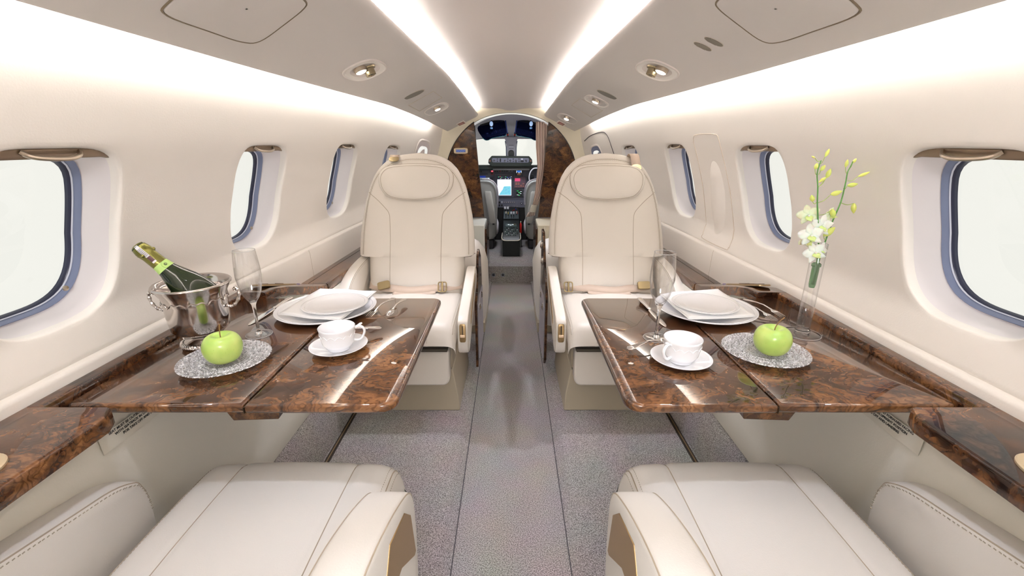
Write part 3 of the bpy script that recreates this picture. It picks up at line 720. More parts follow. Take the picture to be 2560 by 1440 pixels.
# ------------------------------------------------------------ tableware
def china(mb, prof, n=64): return mb.lathe(prof, n=n)
def apple(loc, label, lean):
    t = thing('apple', label, 'apple', loc)
    R = []
    N = 30
    for i in range(N + 1):
        a = -PI / 2 + PI * i / N; c, s = math.cos(a), math.sin(a)
        rr = .0385 * (max(0, c) ** .72) * (1 + .035 * s); z = .0385 + .0345 * s + (-.0145 * math.exp(-(rr / .014) ** 2) if s > 0 else .006 * math.exp(-(rr / .010) ** 2))
        R.append([(rr * math.cos(2 * PI * k / 48) * (1 + .014 * math.cos(10 * PI * k / 48) * (1 if s < -.2 else .3)), rr * math.sin(2 * PI * k / 48), z) for k in range(48)])
    MB().rings(R, caps=True).build('flesh', APPLEM, t, angle=180)
    MB().tube(smoothpath([(0, 0, .058), (.001 * lean, 0, .070), (.006 * lean, 0, .083), (.013 * lean, .0, .092)], 4), [.0011] * 10 + [.0012, .0015, .0018], 8).build('stalk', mat('apple_stalk', (112, 84, 44), .6), t)
    return t
def apple_mat():
    m = mat('green_apple', (172, 208, 92), .28, coat=.25, sss=.15); nt = m.node_tree; N = nt.nodes; L = nt.links; b = N['Principled BSDF']
    tc = N.new('ShaderNodeTexCoord'); v = N.new('ShaderNodeTexVoronoi'); v.inputs['Scale'].default_value = 150
    n = N.new('ShaderNodeTexNoise'); n.inputs['Scale'].default_value = 22
    L.new(tc.outputs['Object'], v.inputs['Vector']); L.new(tc.outputs['Object'], n.inputs['Vector'])
    cr = N.new('ShaderNodeValToRGB'); cr.color_ramp.elements[0].color = srgb(112, 140, 60); cr.color_ramp.elements[0].position = .07; cr.color_ramp.elements[1].position = .10
    c2 = N.new('ShaderNodeValToRGB'); c2.color_ramp.elements[0].color = srgb(156, 190, 90); c2.color_ramp.elements[1].color = srgb(194, 214, 122); c2.color_ramp.elements[0].position = .3; c2.color_ramp.elements[1].position = .7
    mx = N.new('ShaderNodeMix'); mx.data_type = 'RGBA'; mx.blend_type = 'MULTIPLY'; mx.inputs['Factor'].default_value = .5
    cr.color_ramp.elements[1].color = (1, 1, 1, 1)
    L.new(v.outputs['Distance'], cr.inputs['Fac']); L.new(n.outputs['Fac'], c2.inputs['Fac']); L.new(c2.outputs[0], mx.inputs['A']); L.new(cr.outputs[0], mx.inputs['B']); L.new(mx.outputs['Result'], b.inputs['Base Color'])
    return m
APPLEM = apple_mat()
RIMG = mat('glass_rim_highlight', (236, 238, 242), .08, trans=.35, coat=1)  # pale colour stands in for the highlight along glass edges
TG = thin_glass('thin_drinking_glass', (.992, .993, .994), 1.35)
def cut_glass():
    m = mat('pressed_glass', (244, 244, 247), .12, coat=1); nt = m.node_tree; N = nt.nodes; L = nt.links; b = N['Principled BSDF']
    tc = N.new('ShaderNodeTexCoord'); sp = N.new('ShaderNodeSeparateXYZ'); L.new(tc.outputs['Object'], sp.inputs[0])
    ln = N.new('ShaderNodeVectorMath'); ln.operation = 'LENGTH'; cmb = N.new('ShaderNodeCombineXYZ'); L.new(sp.outputs['X'], cmb.inputs['X']); L.new(sp.outputs['Y'], cmb.inputs['Y']); L.new(cmb.outputs[0], ln.inputs[0])
    at2 = N.new('ShaderNodeMath'); at2.operation = 'ARCTAN2'; L.new(sp.outputs['Y'], at2.inputs[0]); L.new(sp.outputs['X'], at2.inputs[1])
    pol = N.new('ShaderNodeCombineXYZ'); m1 = N.new('ShaderNodeMath'); m1.operation = 'MULTIPLY'; m1.inputs[1].default_value = 90; L.new(ln.outputs['Value'], m1.inputs[0])
    m2 = N.new('ShaderNodeMath'); m2.operation = 'MULTIPLY'; m2.inputs[1].default_value = 6; L.new(at2.outputs[0], m2.inputs[0]); L.new(m1.outputs[0], pol.inputs['X']); L.new(m2.outputs[0], pol.inputs['Y'])
    vo = N.new('ShaderNodeTexVoronoi'); vo.inputs['Scale'].default_value = 1.7; vo.feature = 'DISTANCE_TO_EDGE'; L.new(pol.outputs[0], vo.inputs['Vector'])
    no = N.new('ShaderNodeTexNoise'); no.inputs['Scale'].default_value = 260; L.new(tc.outputs['Object'], no.inputs['Vector'])
    ad = N.new('ShaderNodeMath'); ad.operation = 'MULTIPLY_ADD'; ad.inputs[1].default_value = 1.5; L.new(vo.outputs['Distance'], ad.inputs[0]); L.new(no.outputs['Fac'], ad.inputs[2])
    bu = N.new('ShaderNodeBump'); bu.inputs['Strength'].default_value = 1.0; bu.inputs['Distance'].default_value = .0035; L.new(ad.outputs[0], bu.inputs['Height']); L.new(bu.outputs['Normal'], b.inputs['Normal'])
    tr = N.new('ShaderNodeBsdfTransparent'); tr.inputs[0].default_value = (.93, .93, .94, 1); mx = N.new('ShaderNodeMixShader'); mx.inputs[0].default_value = .50
    rp = N.new('ShaderNodeValToRGB'); rp.color_ramp.elements[0].position = .03; rp.color_ramp.elements[0].color = (.92, .92, .92, 1); rp.color_ramp.elements[1].position = .16; rp.color_ramp.elements[1].color = (.16, .16, .16, 1)
    L.new(vo.outputs['Distance'], rp.inputs['Fac']); L.new(rp.outputs['Color'], mx.inputs[0])
    L.new(tr.outputs[0], mx.inputs[1]); L.new(b.outputs[0], mx.inputs[2]); L.new(mx.outputs[0], N['Material Output'].inputs[0])
    return m
CUTG = cut_glass()
LN = {-1: 'left', 1: 'right'}
def rect_h(P, z): return [(p.x, p.y, z) for p in P]
FL_PROF = [(.0001, .0022), (.020, .0024), (.0305, .001), (.031, .0), (.0295, .0005)]
for sg, pc, sp, nap, kn, fk, cupc, chd, gpc, ap, fl_, tsp in (
    (-1, (817, 768), (838, 757), ((694, 785), (850, 801), (941, 727), (800, 720)), ((-.688, 1.335), (-.698, 1.110)), None, (-.405, .966), .35, (-.628, .895), (-.622, .885), (-.64, 1.053), ((-.352, 1.085), (-.455, 1.02))),
    (1, (1762, 768), (1762, 757), ((1650, 735), (1722, 797), (1892, 790), (1796, 721)), ((.398, 1.327), (.403, 1.10)), None, (.376, .903), PI + .1, (.580, .937), (.585, .924), (.361, 1.031), ((.272, .945), (.35, .975)))):
    L_ = LN[sg]
    c = at(*pc, Z=TZ + .012); 
    t = thing('dinner_plate', 'large white china dinner plate under the folded napkin on the %s table' % L_, 'plate', (c.x, c.y, TZ)); t['group'] = 'large white dinner plates'
    MB().lathe([(.0001, .003), (.089, .003), (.098, .0052), (.134, .0145), (.137, .0160), (.1385, .0150), (.1365, .0130), (.099, .003), (.083, 0), (.0001, 0)], n=96).build('plate_body', CHINA, t, angle=80)
    MB().tube([(.127 * math.cos(a), .127 * math.sin(a), .0132) for a in [2 * PI * i / 72 for i in range(72)]], .0010, 6, loop=True).build('rim_relief', CHINA, t)
    # napkin
    Q = [at(*p, Z=TZ + .021) for p in nap]
    t = thing('napkin', 'white linen napkin folded square between the plates on the %s table' % L_, 'napkin', (c.x, c.y, TZ + .016)); t['group'] = 'folded white napkins'
    def nz(u, v, x, y): r = math.hypot(x - c.x, y - c.y); return TZ + (.0205 if r > .1 else .0205 - .004 * (1 - r / .1)) + .0012 * math.sin(9 * u + 4 * v) + .007 * max(0, (r - .13) / .05) * 0
    for kk, (shr, dz) in enumerate(((1.0, 0), (.965, .0022))):
        G = []
        for i in range(17):
            row = []
            for j in range(17):
                u, v = i / 16, j / 16; p = (Q[0] * (1 - u) * (1 - v) + Q[1] * u * (1 - v) + Q[2] * u * v + Q[3] * (1 - u) * v); cc = sum(Q, Vector()) / 4; p = cc + (p - cc) * shr
                row.append((p.x - c.x, p.y - c.y, nz(u, v, p.x, p.y) + dz - TZ - .016 - .0015))
            G.append(row)
        MB().grid(G).build('cloth_layer', LINEN, t, solid=.0016, angle=180)
    c2 = at(*sp, Z=TZ + .032)
    t = thing('side_plate', 'small white china plate on top of the napkin, %s table' % L_, 'plate', (c2.x, c2.y, TZ + .0225)); t['group'] = 'small white side plates'
    MB().lathe([(.0001, .0035), (.054, .0035), (.059, .0052), (.086, .0088), (.0885, .0096), (.0895, .0089), (.088, .0074), (.060, .0030), (.05, 0), (.0001, 0)], n=80).build('plate_body', CHINA, t, angle=80)
    MB().tube([(.08 * math.cos(a), .08 * math.sin(a), .0082) for a in [2 * PI * i / 60 for i in range(60)]], .0008, 6, loop=True).build('rim_relief', CHINA, t)
    # cup and saucer
    cx, cy = cupc
    t = thing('saucer', 'white china saucer under the coffee cup on the %s table' % L_, 'saucer', (cx, cy, TZ)); t['group'] = 'white saucers'
    MB().lathe([(.0001, .003), (.026, .003), (.029, .0045), (.058, .012), (.064, .0148), (.0655, .0145), (.064, .0125), (.034, .003), (.028, 0), (.0001, 0)], n=72).build('saucer_body', CHINA, t, angle=80)
    t = thing('coffee_cup', 'white china coffee cup with embossed side on its saucer, %s table' % L_, 'cup', (cx, cy, TZ + .0035), 0); t['group'] = 'white coffee cups'
    MB().lathe([(.0001, .004), (.018, .0035), (.026, .007), (.034, .020), (.0372, .036), (.039, .0520), (.0405, .0555), (.0415, .0545), (.0405, .050), (.039, .036), (.036, .018), (.029, .006), (.025, .0035), (.0245, 0), (.022, 0), (.0215, .0015), (.0001, .0015)], n=72).build('cup_body', CHINA, t, angle=70)
    e = MB()
    for j in range(14):
        a0 = 2 * PI * j / 14; e.tube([((.0392 + .0002) * math.cos(a0 + u * .42), .0394 * math.sin(a0 + u * .42), .036 + .006 * math.sin(PI * u)) for u in [i / 8 for i in range(9)]], .0009, 5)
    o = e.build('embossed_scrolls', CHINA, t); o['kind'] = 'stuff'
    M = Matrix.Rotation(chd if sg < 0 else PI + .55, 4, 'Z')
    MB().tube([M @ Vector(p) for p in smoothpath([(.036, 0, .046), (.048, 0, .050), (.058, 0, .044), (.0605, 0, .034), (.055, 0, .022), (.046, 0, .016), (.034, 0, .018)], 5)], .0038, 10, flat=.8).build('cup_handle', CHINA, t)
    MB().tube([M @ Vector(p) for p in ((.048, 0, .0505), (.053, 0, .0545), (.057, 0, .056))], [.0036, .003, .0018], 8).build('thumb_rest', CHINA, t)
    # pressed-glass plate and apple
    t = thing('glass_plate', 'round pressed-glass plate with raised pattern, holding an apple on the %s table' % L_, 'plate', (gpc[0], gpc[1], TZ)); t['group'] = 'pressed-glass fruit plates'
    MB().lathe([(.0001, .0055), (.030, .0055), (.034, .0065), (.060, .0095), (.088, .0150), (.0912, .0158), (.0918, .0148), (.088, .0125), (.060, .0068), (.034, .0030), (.031, .0004), (.027, .0), (.0001, .0008)], n=96).build('plate_body', CUTG, t, angle=80)
    for rr, zz in ((.040, .0078), (.0575, .0098), (.0675, .0117), (.0895, .0157)):
        MB().tube([(rr * math.cos(a), rr * math.sin(a), zz) for a in [2 * PI * i / 80 for i in range(80)]], .0009, 6, loop=True).build('raised_ring', CUTG, t)
    for (rr, zz, nn, sz) in ((.0785, .0138, 30, .0036), (.0625, .0108, 60, .0013), (.049, .0090, 54, .0017)):
        b_ = MB()
        for j in range(nn):
            a = 2 * PI * j / nn; p = Vector((rr * math.cos(a), rr * math.sin(a), zz)); b_.tube([p + Vector((sz * math.cos(q), sz * math.sin(q), 0)) for q in [2 * PI * w_ / 10 for w_ in range(10)]], .0007, 4, loop=True)
        o = b_.build('pressed_motifs', CUTG, t); o['kind'] = 'stuff'
    apple((ap[0], ap[1], TZ + .0055), 'shiny green apple sitting on the glass plate of the %s table' % L_, .3 if sg < 0 else 1.3)
    # champagne flute
    t = thing('champagne_flute', 'tall empty champagne flute standing on the %s table' % L_, 'glass', (fl_[0], fl_[1], TZ)); t['group'] = 'empty champagne flutes'
    MB().lathe([(.0001, .0032), (.012, .0030), (.024, .0022), (.0305, .0014), (.0312, .0006), (.0300, .0001), (.0001, .0001)], n=64).build('foot', TG, t, angle=80)
    MB().lathe([(.0001, .003), (.0095, .0034), (.0055, .0075), (.0040, .014), (.0034, .04), (.0038, .065), (.0052, .080), (.0085, .0885), (.0001, .089)], n=32).build('stem', GLASS, t, angle=80)
    MB().lathe([(.0085, .0885), (.0165, .100), (.0225, .115), (.0270, .135), (.0292, .155), (.0285, .178), (.0262, .205), (.0246, .2185), (.0238, .2185), (.0255, .203), (.0276, .178), (.0283, .155), (.0262, .135), (.0218, .1165), (.0150, .1015), (.006, .0935), (.0001, .0925)], n=64).build('bowl', TG, t, angle=80)
    for rr, zz in ((.0242, .2188), (.0308, .0009)): MB().tube([(rr * math.cos(a), rr * math.sin(a), zz) for a in [2 * PI * i / 64 for i in range(64)]], .0006, 6, loop=True).build('rim', RIMG, t)  # thin pale rings added as highlights on mouth and foot
# cutlery
def blade_ring(M, secs):  # secs: (y, halfwidth, thickness, z)
    R = []
    for y, hw, th, z in secs:
        R.append([M @ Vector((a, y, z + b)) for a, b in sellipse(hw, th, 2.4, 14)])
    return R
def cutlery(kind, label, p0, p1, z0=0, z1=0, group=None, flip=0):
    a = Vector((*p0, TZ + .003 + z0)); b = Vector((*p1, TZ + .003 + z1)); L_ = (b - a).length
    t = thing(kind, label, kind.replace('table_', '').replace('tea', '').replace('dessert_', ''), a, 0, group); M = basis((0, 0, 0), (b - a).cross(Vector((0, 0, 1))), b - a)
    if kind == 'table_knife':
        MB().rings(blade_ring(M, [(0, .003, .0012, 0), (.003, .0075, .0025, 0), (.012, .0088, .003, 0), (.05, .0068, .0032, 0), (.085, .0056, .003, 0), (.094, .0062, .0034, 0), (.098, .0045, .0025, 0), (.102, .004, .0016, 0)])).build('handle', CHROME, t)
        MB().rings(blade_ring(M, [(.102, .004, .0012, 0), (.110, .0085, .0009, 0), (.15, .0095, .0008, 0), (.19, .009, .0006, -.001), (L_ - .012, .006, .0005, -.0015), (L_ - .003, .003, .0004, -.0018), (L_, .0008, .0003, -.002)])).build('blade', CHROME, t)
    else:
        k = L_ / .16; n = L_ * (.74 if kind == 'dessert_fork' else .72)
        MB().rings(blade_ring(M, [(0, .003, .0010, 0), (.004, .0082, .0018, .001), (.016, .0088, .0020, .002), (.03, .006, .0019, .0045), (.05, .0032, .0018, .007), (n * .7, .0022, .0018, .0085), (n * .9, .0025, .0017, .0060), (n, .0045, .0014, .0045)])).build('handle', CHROME, t)
        if kind == 'dessert_fork':
            h = MB().rings(blade_ring(M, [(n - .001, .0045, .0012, .0045), (n + .006, .0098, .0010, .0038), (n + .012, .0102, .0009, .0032)])).build('neck', CHROME, t)
            for q in (-1.5, -.5, .5, 1.5):
                MB().tube([M @ Vector((q * .0057, n + .0115, .0032)), M @ Vector((q * .0057, n + .025, .0012)), M @ Vector((q * .0056, L_, -.001))], [.0012, .0011, .0006], 6).build('tine', CHROME, t)
        else:
            hl = L_ - n; R = []
            for i in range(11):
                f = i / 10; hw = .0125 * k * math.sin(PI * min(1, .08 + f * .9)) ** .6; dz = .0045 * math.sin(PI * f)
                R.append([M @ Vector((hw * u, n + hl * f, .0045 - .004 * f + (dz if flip else -dz) * (1 - u * u))) for u in [-1 + 2 * j / 8 for j in range(9)]])
            MB().grid(R).build('bowl', CHROME, t, solid=.0009, angle=180)
    return t
cutlery('table_knife', 'silver table knife left of the dinner plate on the left table', (-.688, 1.335), (-.700, 1.112))
cutlery('dessert_fork', 'silver fork right of the dinner plate on the left table', (-.362, 1.318), (-.398, 1.172), z0=.002)
cutlery('dessert_spoon', 'silver spoon right of the fork on the left table', (-.327, 1.312), (-.345, 1.172), z0=.002, flip=1)
cutlery('teaspoon', 'small teaspoon behind the cup on the left saucer', (-.330, 1.060), (-.452, 1.012), z0=.012, z1=.014)
cutlery('table_knife', 'silver table knife left of the dinner plate on the right table', (.398, 1.325), (.408, 1.10))
cutlery('dessert_fork', 'silver fork standing clear right of the dinner plate, right table', (.716, 1.310), (.757, 1.170), z0=.002)
cutlery('dessert_fork', 'second silver fork close under the napkin edge, right table', (.682, 1.285), (.722, 1.145), z0=.002)
cutlery('teaspoon', 'small teaspoon leaning on the saucer left of the right cup', (.268, .945), (.372, .985), z0=.008, z1=.014)

# champagne bucket
bk = thing('champagne_bucket', 'polished silver champagne bucket with scroll handles on the left table', 'bucket', (-.742, 1.0, TZ))
MB().lathe([(.0001, .030), (.047, .032), (.060, .046), (.0635, .075), (.0645, .11), (.067, .130), (.0755, .1475), (.0785, .1520), (.0795, .1548), (.0775, .1565), (.0745, .1545), (.068, .142), (.0635, .12), (.0615, .08), (.055, .05), (.040, .040), (.0001, .038)], n=96).build('bowl', SILVER, bk, angle=80)
MB().lathe([(.022, .034), (.023, .024), (.027, .018), (.040, .0145), (.047, .011), (.0485, .006), (.0475, .001), (.0001, .001)], n=72).build('foot', SILVER, bk, angle=80)
g = MB()
for j in range(52):
    a = 2 * PI * j / 52; g.tube([(.0425 * math.cos(a), .0425 * math.sin(a), .0145), (.0475 * math.cos(a + .05), .0475 * math.sin(a + .05), .0110), (.0495 * math.cos(a + .10), .0495 * math.sin(a + .10), .006)], [.0014, .0022, .0014], 6)
o = g.build('gadrooned_edge', SILVER, bk); o['kind'] = 'stuff'
g = MB().tube([((.0655 + .0012) * math.cos(a), (.0655 + .0012) * math.sin(a), .1135 + .0065 * abs(math.sin(a * 5)) ** .6 - .002 * math.cos(a * 20)) for a in [2 * PI * i / 240 for i in range(240)]], .0011, 6, loop=True); g.build('scroll_band', SILVER, bk)
MB().tube([(.0785 * math.cos(a), .0785 * math.sin(a), .1525) for a in [2 * PI * i / 90 for i in range(90)]], .0019, 8, loop=True).build('rim_bead', SILVER, bk)
for q, ang in ((1, .18), (-1, .18)):
    M = Matrix.Rotation(ang + (0 if q > 0 else PI), 4, 'Z')
    MB().tube([M @ Vector(p) for p in smoothpath([(.0640, 0, .094), (.074, 0, .092), (.085, 0, .098), (.093, 0, .112), (.095, 0, .128), (.092, 0, .137), (.088, 0, .136), (.087, 0, .130)], 5)], [.0048 - .0018 * abs(math.sin(i * .7)) for i in range(36)], 8).build('handle', SILVER, bk)
# bottle resting in the bucket
tip = Vector((-.826, .975, .932)); base = Vector((-.672, 1.016, .735)); ax = (tip - base).normalized()
Lb = .292; o0 = tip - ax * Lb
zq = Vector((0, -1, .55)); xx = ax.cross(zq).normalized(); MB_ = Matrix((xx, ax.cross(xx), ax)).transposed().to_4x4()
bt = thing('champagne_bottle', 'green champagne bottle with olive foil neck leaning in the silver bucket', 'bottle', o0)
s_ = lambda pr: [(r, z) for r, z in pr]
# olive glass, foil capsule, lime neck band, white seal strip
MB().lathe(s_([(.0001, .106), (.034, .102), (.0385, .106), (.0400, .12), (.0400, .135), (.0385, .155), (.0340, .176), (.0270, .197), (.0205, .215), (.0172, .230), (.0160, .238), (.0150, .29), (.0001, .291)]), n=56, M=MB_).build('glass_body', BOTG, bt, angle=80)
MB().lathe(s_([(.0166, .234), (.0164, .244), (.0160, .262), (.0166, .268), (.0176, .273), (.0172, .279), (.0160, .284), (.0150, .2885), (.0125, .2925), (.007, .2945), (.0001, .295)]), n=40, M=MB_).build('foil_cap', FOIL, bt, angle=80)
for k2, ang in enumerate((.2, 2.3, 4.4)):
    p = MB_ @ Vector((.0172 * math.cos(ang), .0172 * math.sin(ang), .268)); MB().lathe([(.0001, .003), (.002, .0025), (.004, .0005), (.005, -.001)], p, 10, MB_ @ Matrix.Rotation(ang, 4, 'Z') @ Matrix.Rotation(PI / 2, 4, 'Y')).build('foil_bump', FOIL, bt)
MB().lathe(s_([(.0196, .2195), (.0186, .224), (.0176, .2315), (.0171, .236), (.0168, .236), (.019, .2195)]), n=48, M=MB_).build('neck_band', LABELG, bt, angle=80)
def patch(z0, z1, a0, a1, rf, m, name, parent, nz_=8):
    G = []
    for i in range(nz_ + 1):
        z = z0 + (z1 - z0) * i / nz_; G.append([MB_ @ Vector((rf(z) * math.cos(a0 + (a1 - a0) * j / 8), rf(z) * math.sin(a0 + (a1 - a0) * j / 8), z)) for j in range(9)])
    return MB().grid(G).build(name, m, parent, angle=180)
rc = lambda z: interp(z, [(.234, .0172), (.262, .0166), (.268, .0171), (.273, .0181), (.279, .0177), (.284, .0165), (.2885, .0155), (.2925, .0130)])
ac = -PI / 2 + .10
patch(.243, .2915, ac - .26, ac + .26, rc, LABELW, 'seal_strip', bt, 14)
patch(.247, .260, ac - .25, ac + .25, lambda z: rc(z) + .0002, mat('maroon_ink', (74, 40, 48), .5), 'seal_print', bt)
for k2 in range(3): patch(.262 + .0, .283, ac - .20 + k2 * .16, ac - .13 + k2 * .16, lambda z: rc(z) + .0002, mat('grey_ink', (110, 108, 118), .5), 'seal_lettering', bt, 14)
dp = MB_ @ Vector((.0189 * math.cos(ac + .55), .0189 * math.sin(ac + .55), .2275)); MD = MB_ @ Matrix.Rotation(ac + .55, 4, 'Z') @ Matrix.Rotation(PI / 2, 4, 'Y')
MB().lathe([(.0001, .0012), (.0075, .0010), (.0082, -.0006)], dp, 24, MD).build('round_seal', LABELG, bt); MB().lathe([(.0001, .0016), (.0032, .0016), (.0034, .0012)], dp, 16, MD).build('seal_emblem', mat('emblem_ink', (86, 104, 60), .6), bt)

# vase and orchid
VX, VY = .7405, 1.058
va = thing('bud_vase', 'slim clear glass bud vase with a round foot on the right table', 'vase', (VX, VY, TZ))
MB().lathe([(.0001, .0055), (.014, .005), (.030, .0032), (.0425, .0015), (.0432, .0006), (.042, 0), (.0001, 0)], n=72).build('foot', TG, va, angle=80)
MB().lathe([(.0185, .004), (.0165, .010), (.0158, .016), (.0157, .10), (.0160, .232), (.0152, .233), (.0149, .10), (.0149, .02), (.0001, .016)], n=56).build('tube', TG, va, angle=80)
for rr, zz in ((.0157, .2328), (.0428, .0008)): MB().tube([(rr * math.cos(a), rr * math.sin(a), zz) for a in [2 * PI * i / 64 for i in range(64)]], .0007, 6, loop=True).build('rim', RIMG, va)  # pale rings painted as the highlight of the vase edges
MB().lathe([(.0165, .0075), (.0180, .0105), (.0165, .0135), (.0152, .0105)], n=48).build('collar', GLASS, va)
oz = thing('orchid_spray', 'two stems of white orchids with green buds standing in the bud vase', 'flowers', (VX, VY, TZ + .12))
OL = oz.location.copy()
MB().lathe([(.0001, .003), (.006, .004), (.0078, .012), (.0082, .050), (.0078, .056), (.0105, .058), (.0105, .064), (.0078, .066)], (0, 0, 0), 24).build('water_tube', mat('water_tube', (120, 170, 120), .15, trans=.6), oz)
def oc_(x, y, dY=0): return at(1960 + x / 4.5, 360 + y / 4.5, Y=VY + dY) - OL
def stem(P, r0, r1, name='stem', par=None, m=None):
    P = smoothpath(P, 5); n = len(P); return MB().tube(P, [r0 + (r1 - r0) * i / (n - 1) for i in range(n)], 8).build(name, m or STEM, par or oz)
st1 = stem([Vector((0, 0, .012)), Vector((.001, 0, .05))] + [oc_(*p, -.004) for p in ((375, 1290), (388, 1100), (380, 800), (375, 660), (380, 480), (372, 340), (400, 230), (420, 185))], .0022, .0011)
st2 = stem([Vector((.002, .002, .012)), Vector((.004, .002, .05))] + [oc_(*p, .008) for p in ((400, 1290), (470, 1080), (550, 860), (640, 650), (690, 450), (715, 320), (745, 260), (775, 195))], .0022, .0010)
def bud(c, d, L_, wv, node, dY=0):
    c = oc_(*c, dY); dd = (oc_(c_x := 0, 0) * 0) if False else Vector((math.cos(d), 0, math.sin(d))); M = basis(c - dd * L_ / 2, dd, (0, 1, .2))
    R = []
    for i in range(11):
        f = i / 10; r = wv * math.sin(PI * min(1, f * .93 + .05)) ** .75 * (1 - .25 * f); R.append([M @ Vector((L_ * f, r * math.cos(2 * PI * k / 12), r * math.sin(2 * PI * k / 12) + .10 * L_ * f * f)) for k in range(12)])
    b = MB().rings(R).build('bud', BUDM, oz)
    e = oc_(*node, dY); s0 = c - dd * L_ / 2; mid = (e + s0) / 2 + Vector((0, 0, -.004)); stem([e, mid, s0], .0008, .0007, 'bud_stalk', b, mat('stalk_green', (150, 178, 88), .5))
for c, d, L_, wv, node in (((490, 100), 1.15, .018, .0042, (405, 225)), ((330, 145), 2.6, .010, .0022, (415, 190)), ((365, 250), 1.3, .014, .005, (370, 345)), ((440, 270), .9, .014, .005, (385, 340)),
    ((505, 330), 1.2, .021, .0058, (385, 485)), ((430, 402), 3.7, .018, .004, (385, 485)), ((320, 610), 1.8, .016, .006, (370, 658)), ((590, 555), .2, .025, .0065, (385, 660)),
    ((708, 218), 1.4, .017, .0042, (712, 335)), ((795, 190), .9, .012, .0036, (745, 262)), ((900, 345), .3, .026, .0042, (718, 415)), ((772, 463), .05, .023, .0058, (668, 500)), ((780, 725), -1.5, .024, .0065, (640, 662)),
    ((548, 785), -1.3, .022, .0068, (395, 800)), ((512, 990), .65, .030, .0085, (470, 1070))):
    bud(c, d, L_, wv, node, .012 if c[0] > 600 else -.002)
def petal(mb, o, d, nrm, L_, wv, cup=.25, wave=.0):
    d = Vector(d).normalized(); nrm = Vector(nrm).normalized(); sd = d.cross(nrm).normalized(); G = []
    for i in range(9):
        f = i / 8; hw = wv * (math.sin(PI * min(1, .06 + .92 * f ** .85))) ** .7
        G.append([Vector(o) + d * L_ * f + sd * hw * u + nrm * (cup * L_ * (f * f * .5) * 1 - .25 * hw * u * u * 4 * .3 + .0022 * math.sin(f * 9 + u * 3) * wave) for u in [-1 + 2 * j / 6 for j in range(7)]])
    return mb.grid(G)
def flower(c, rot, sc, nrm, green=0, dY=-.01):
    sc *= 1.15
    o = oc_(*c, dY); nrm = Vector(nrm).normalized(); X_ = nrm.cross(Vector((0, 0, 1))).normalized() * -1; Z_ = X_.cross(nrm) * -1
    if Z_.z < 0: Z_ = -Z_
    f = bpy.data.objects.new('blossom', None); COL.objects.link(f); f.parent = oz; f.empty_display_size = .01
    for i, (a, L_, wv) in enumerate(((90, .024, .0075), (162, .023, .0105), (18, .023, .0105), (225, .022, .0070), (315, .022, .0070))):
        a = math.radians(a + rot); d = X_ * math.cos(a) + Z_ * math.sin(a)
        mb = MB(); petal(mb, o, d, nrm, L_ * sc, wv * sc, -.1 if i % 2 else .2, .6); mb.build('petal', mat('petal_green_white', (236, 246, 214), .6, sss=.25) if green else PETAL, f, solid=.0005, angle=180)
    mb = MB(); petal(mb, o + nrm * .001, X_ * math.cos(math.radians(270 + rot)) + Z_ * math.sin(math.radians(270 + rot)) + nrm * .8, nrm, .014 * sc, .007 * sc, .5, 1.2); mb.build('lip', mat('lip_pale_green', (224, 240, 160), .6, sss=.2), f, solid=.0005, angle=180)
    MB().lathe([(.0001, .006), (.002, .005), (.0028, .002), (.0015, -.001)], o + nrm * .003, 12, basis((0, 0, 0), X_, Z_)).build('column', PETAL, f)
flower((275, 800), 20, .95, (-.35, -1, -.1), 1, .006)
flower((430, 920), -8, 1.0, (.1, -1, .1), 0, -.006)
flower((300, 1030), 12, 1.05, (-.2, -1, .15), 0, -.018)
flower((265, 1085), 60, .8, (-.5, -1, -.5), 1, -.008)
flower((345, 1225), 25, 1.0, (-.1, -1, .2), 0, -.016)
flower((420, 1190), -30, .7, (.3, -1, .3), 0, -.008)
flower((520, 800), 70, .7, (.4, -1, -.1), 1, .006)

# ------------------------------------------------------------ forward bulkhead
AC, AR = .85, .54
def arch(R, a0, a1, n, y, zc=AC): return [(R * math.cos(a0 + (a1 - a0) * i / n), y, zc + R * math.sin(a0 + (a1 - a0) * i / n)) for i in range(n + 1)]
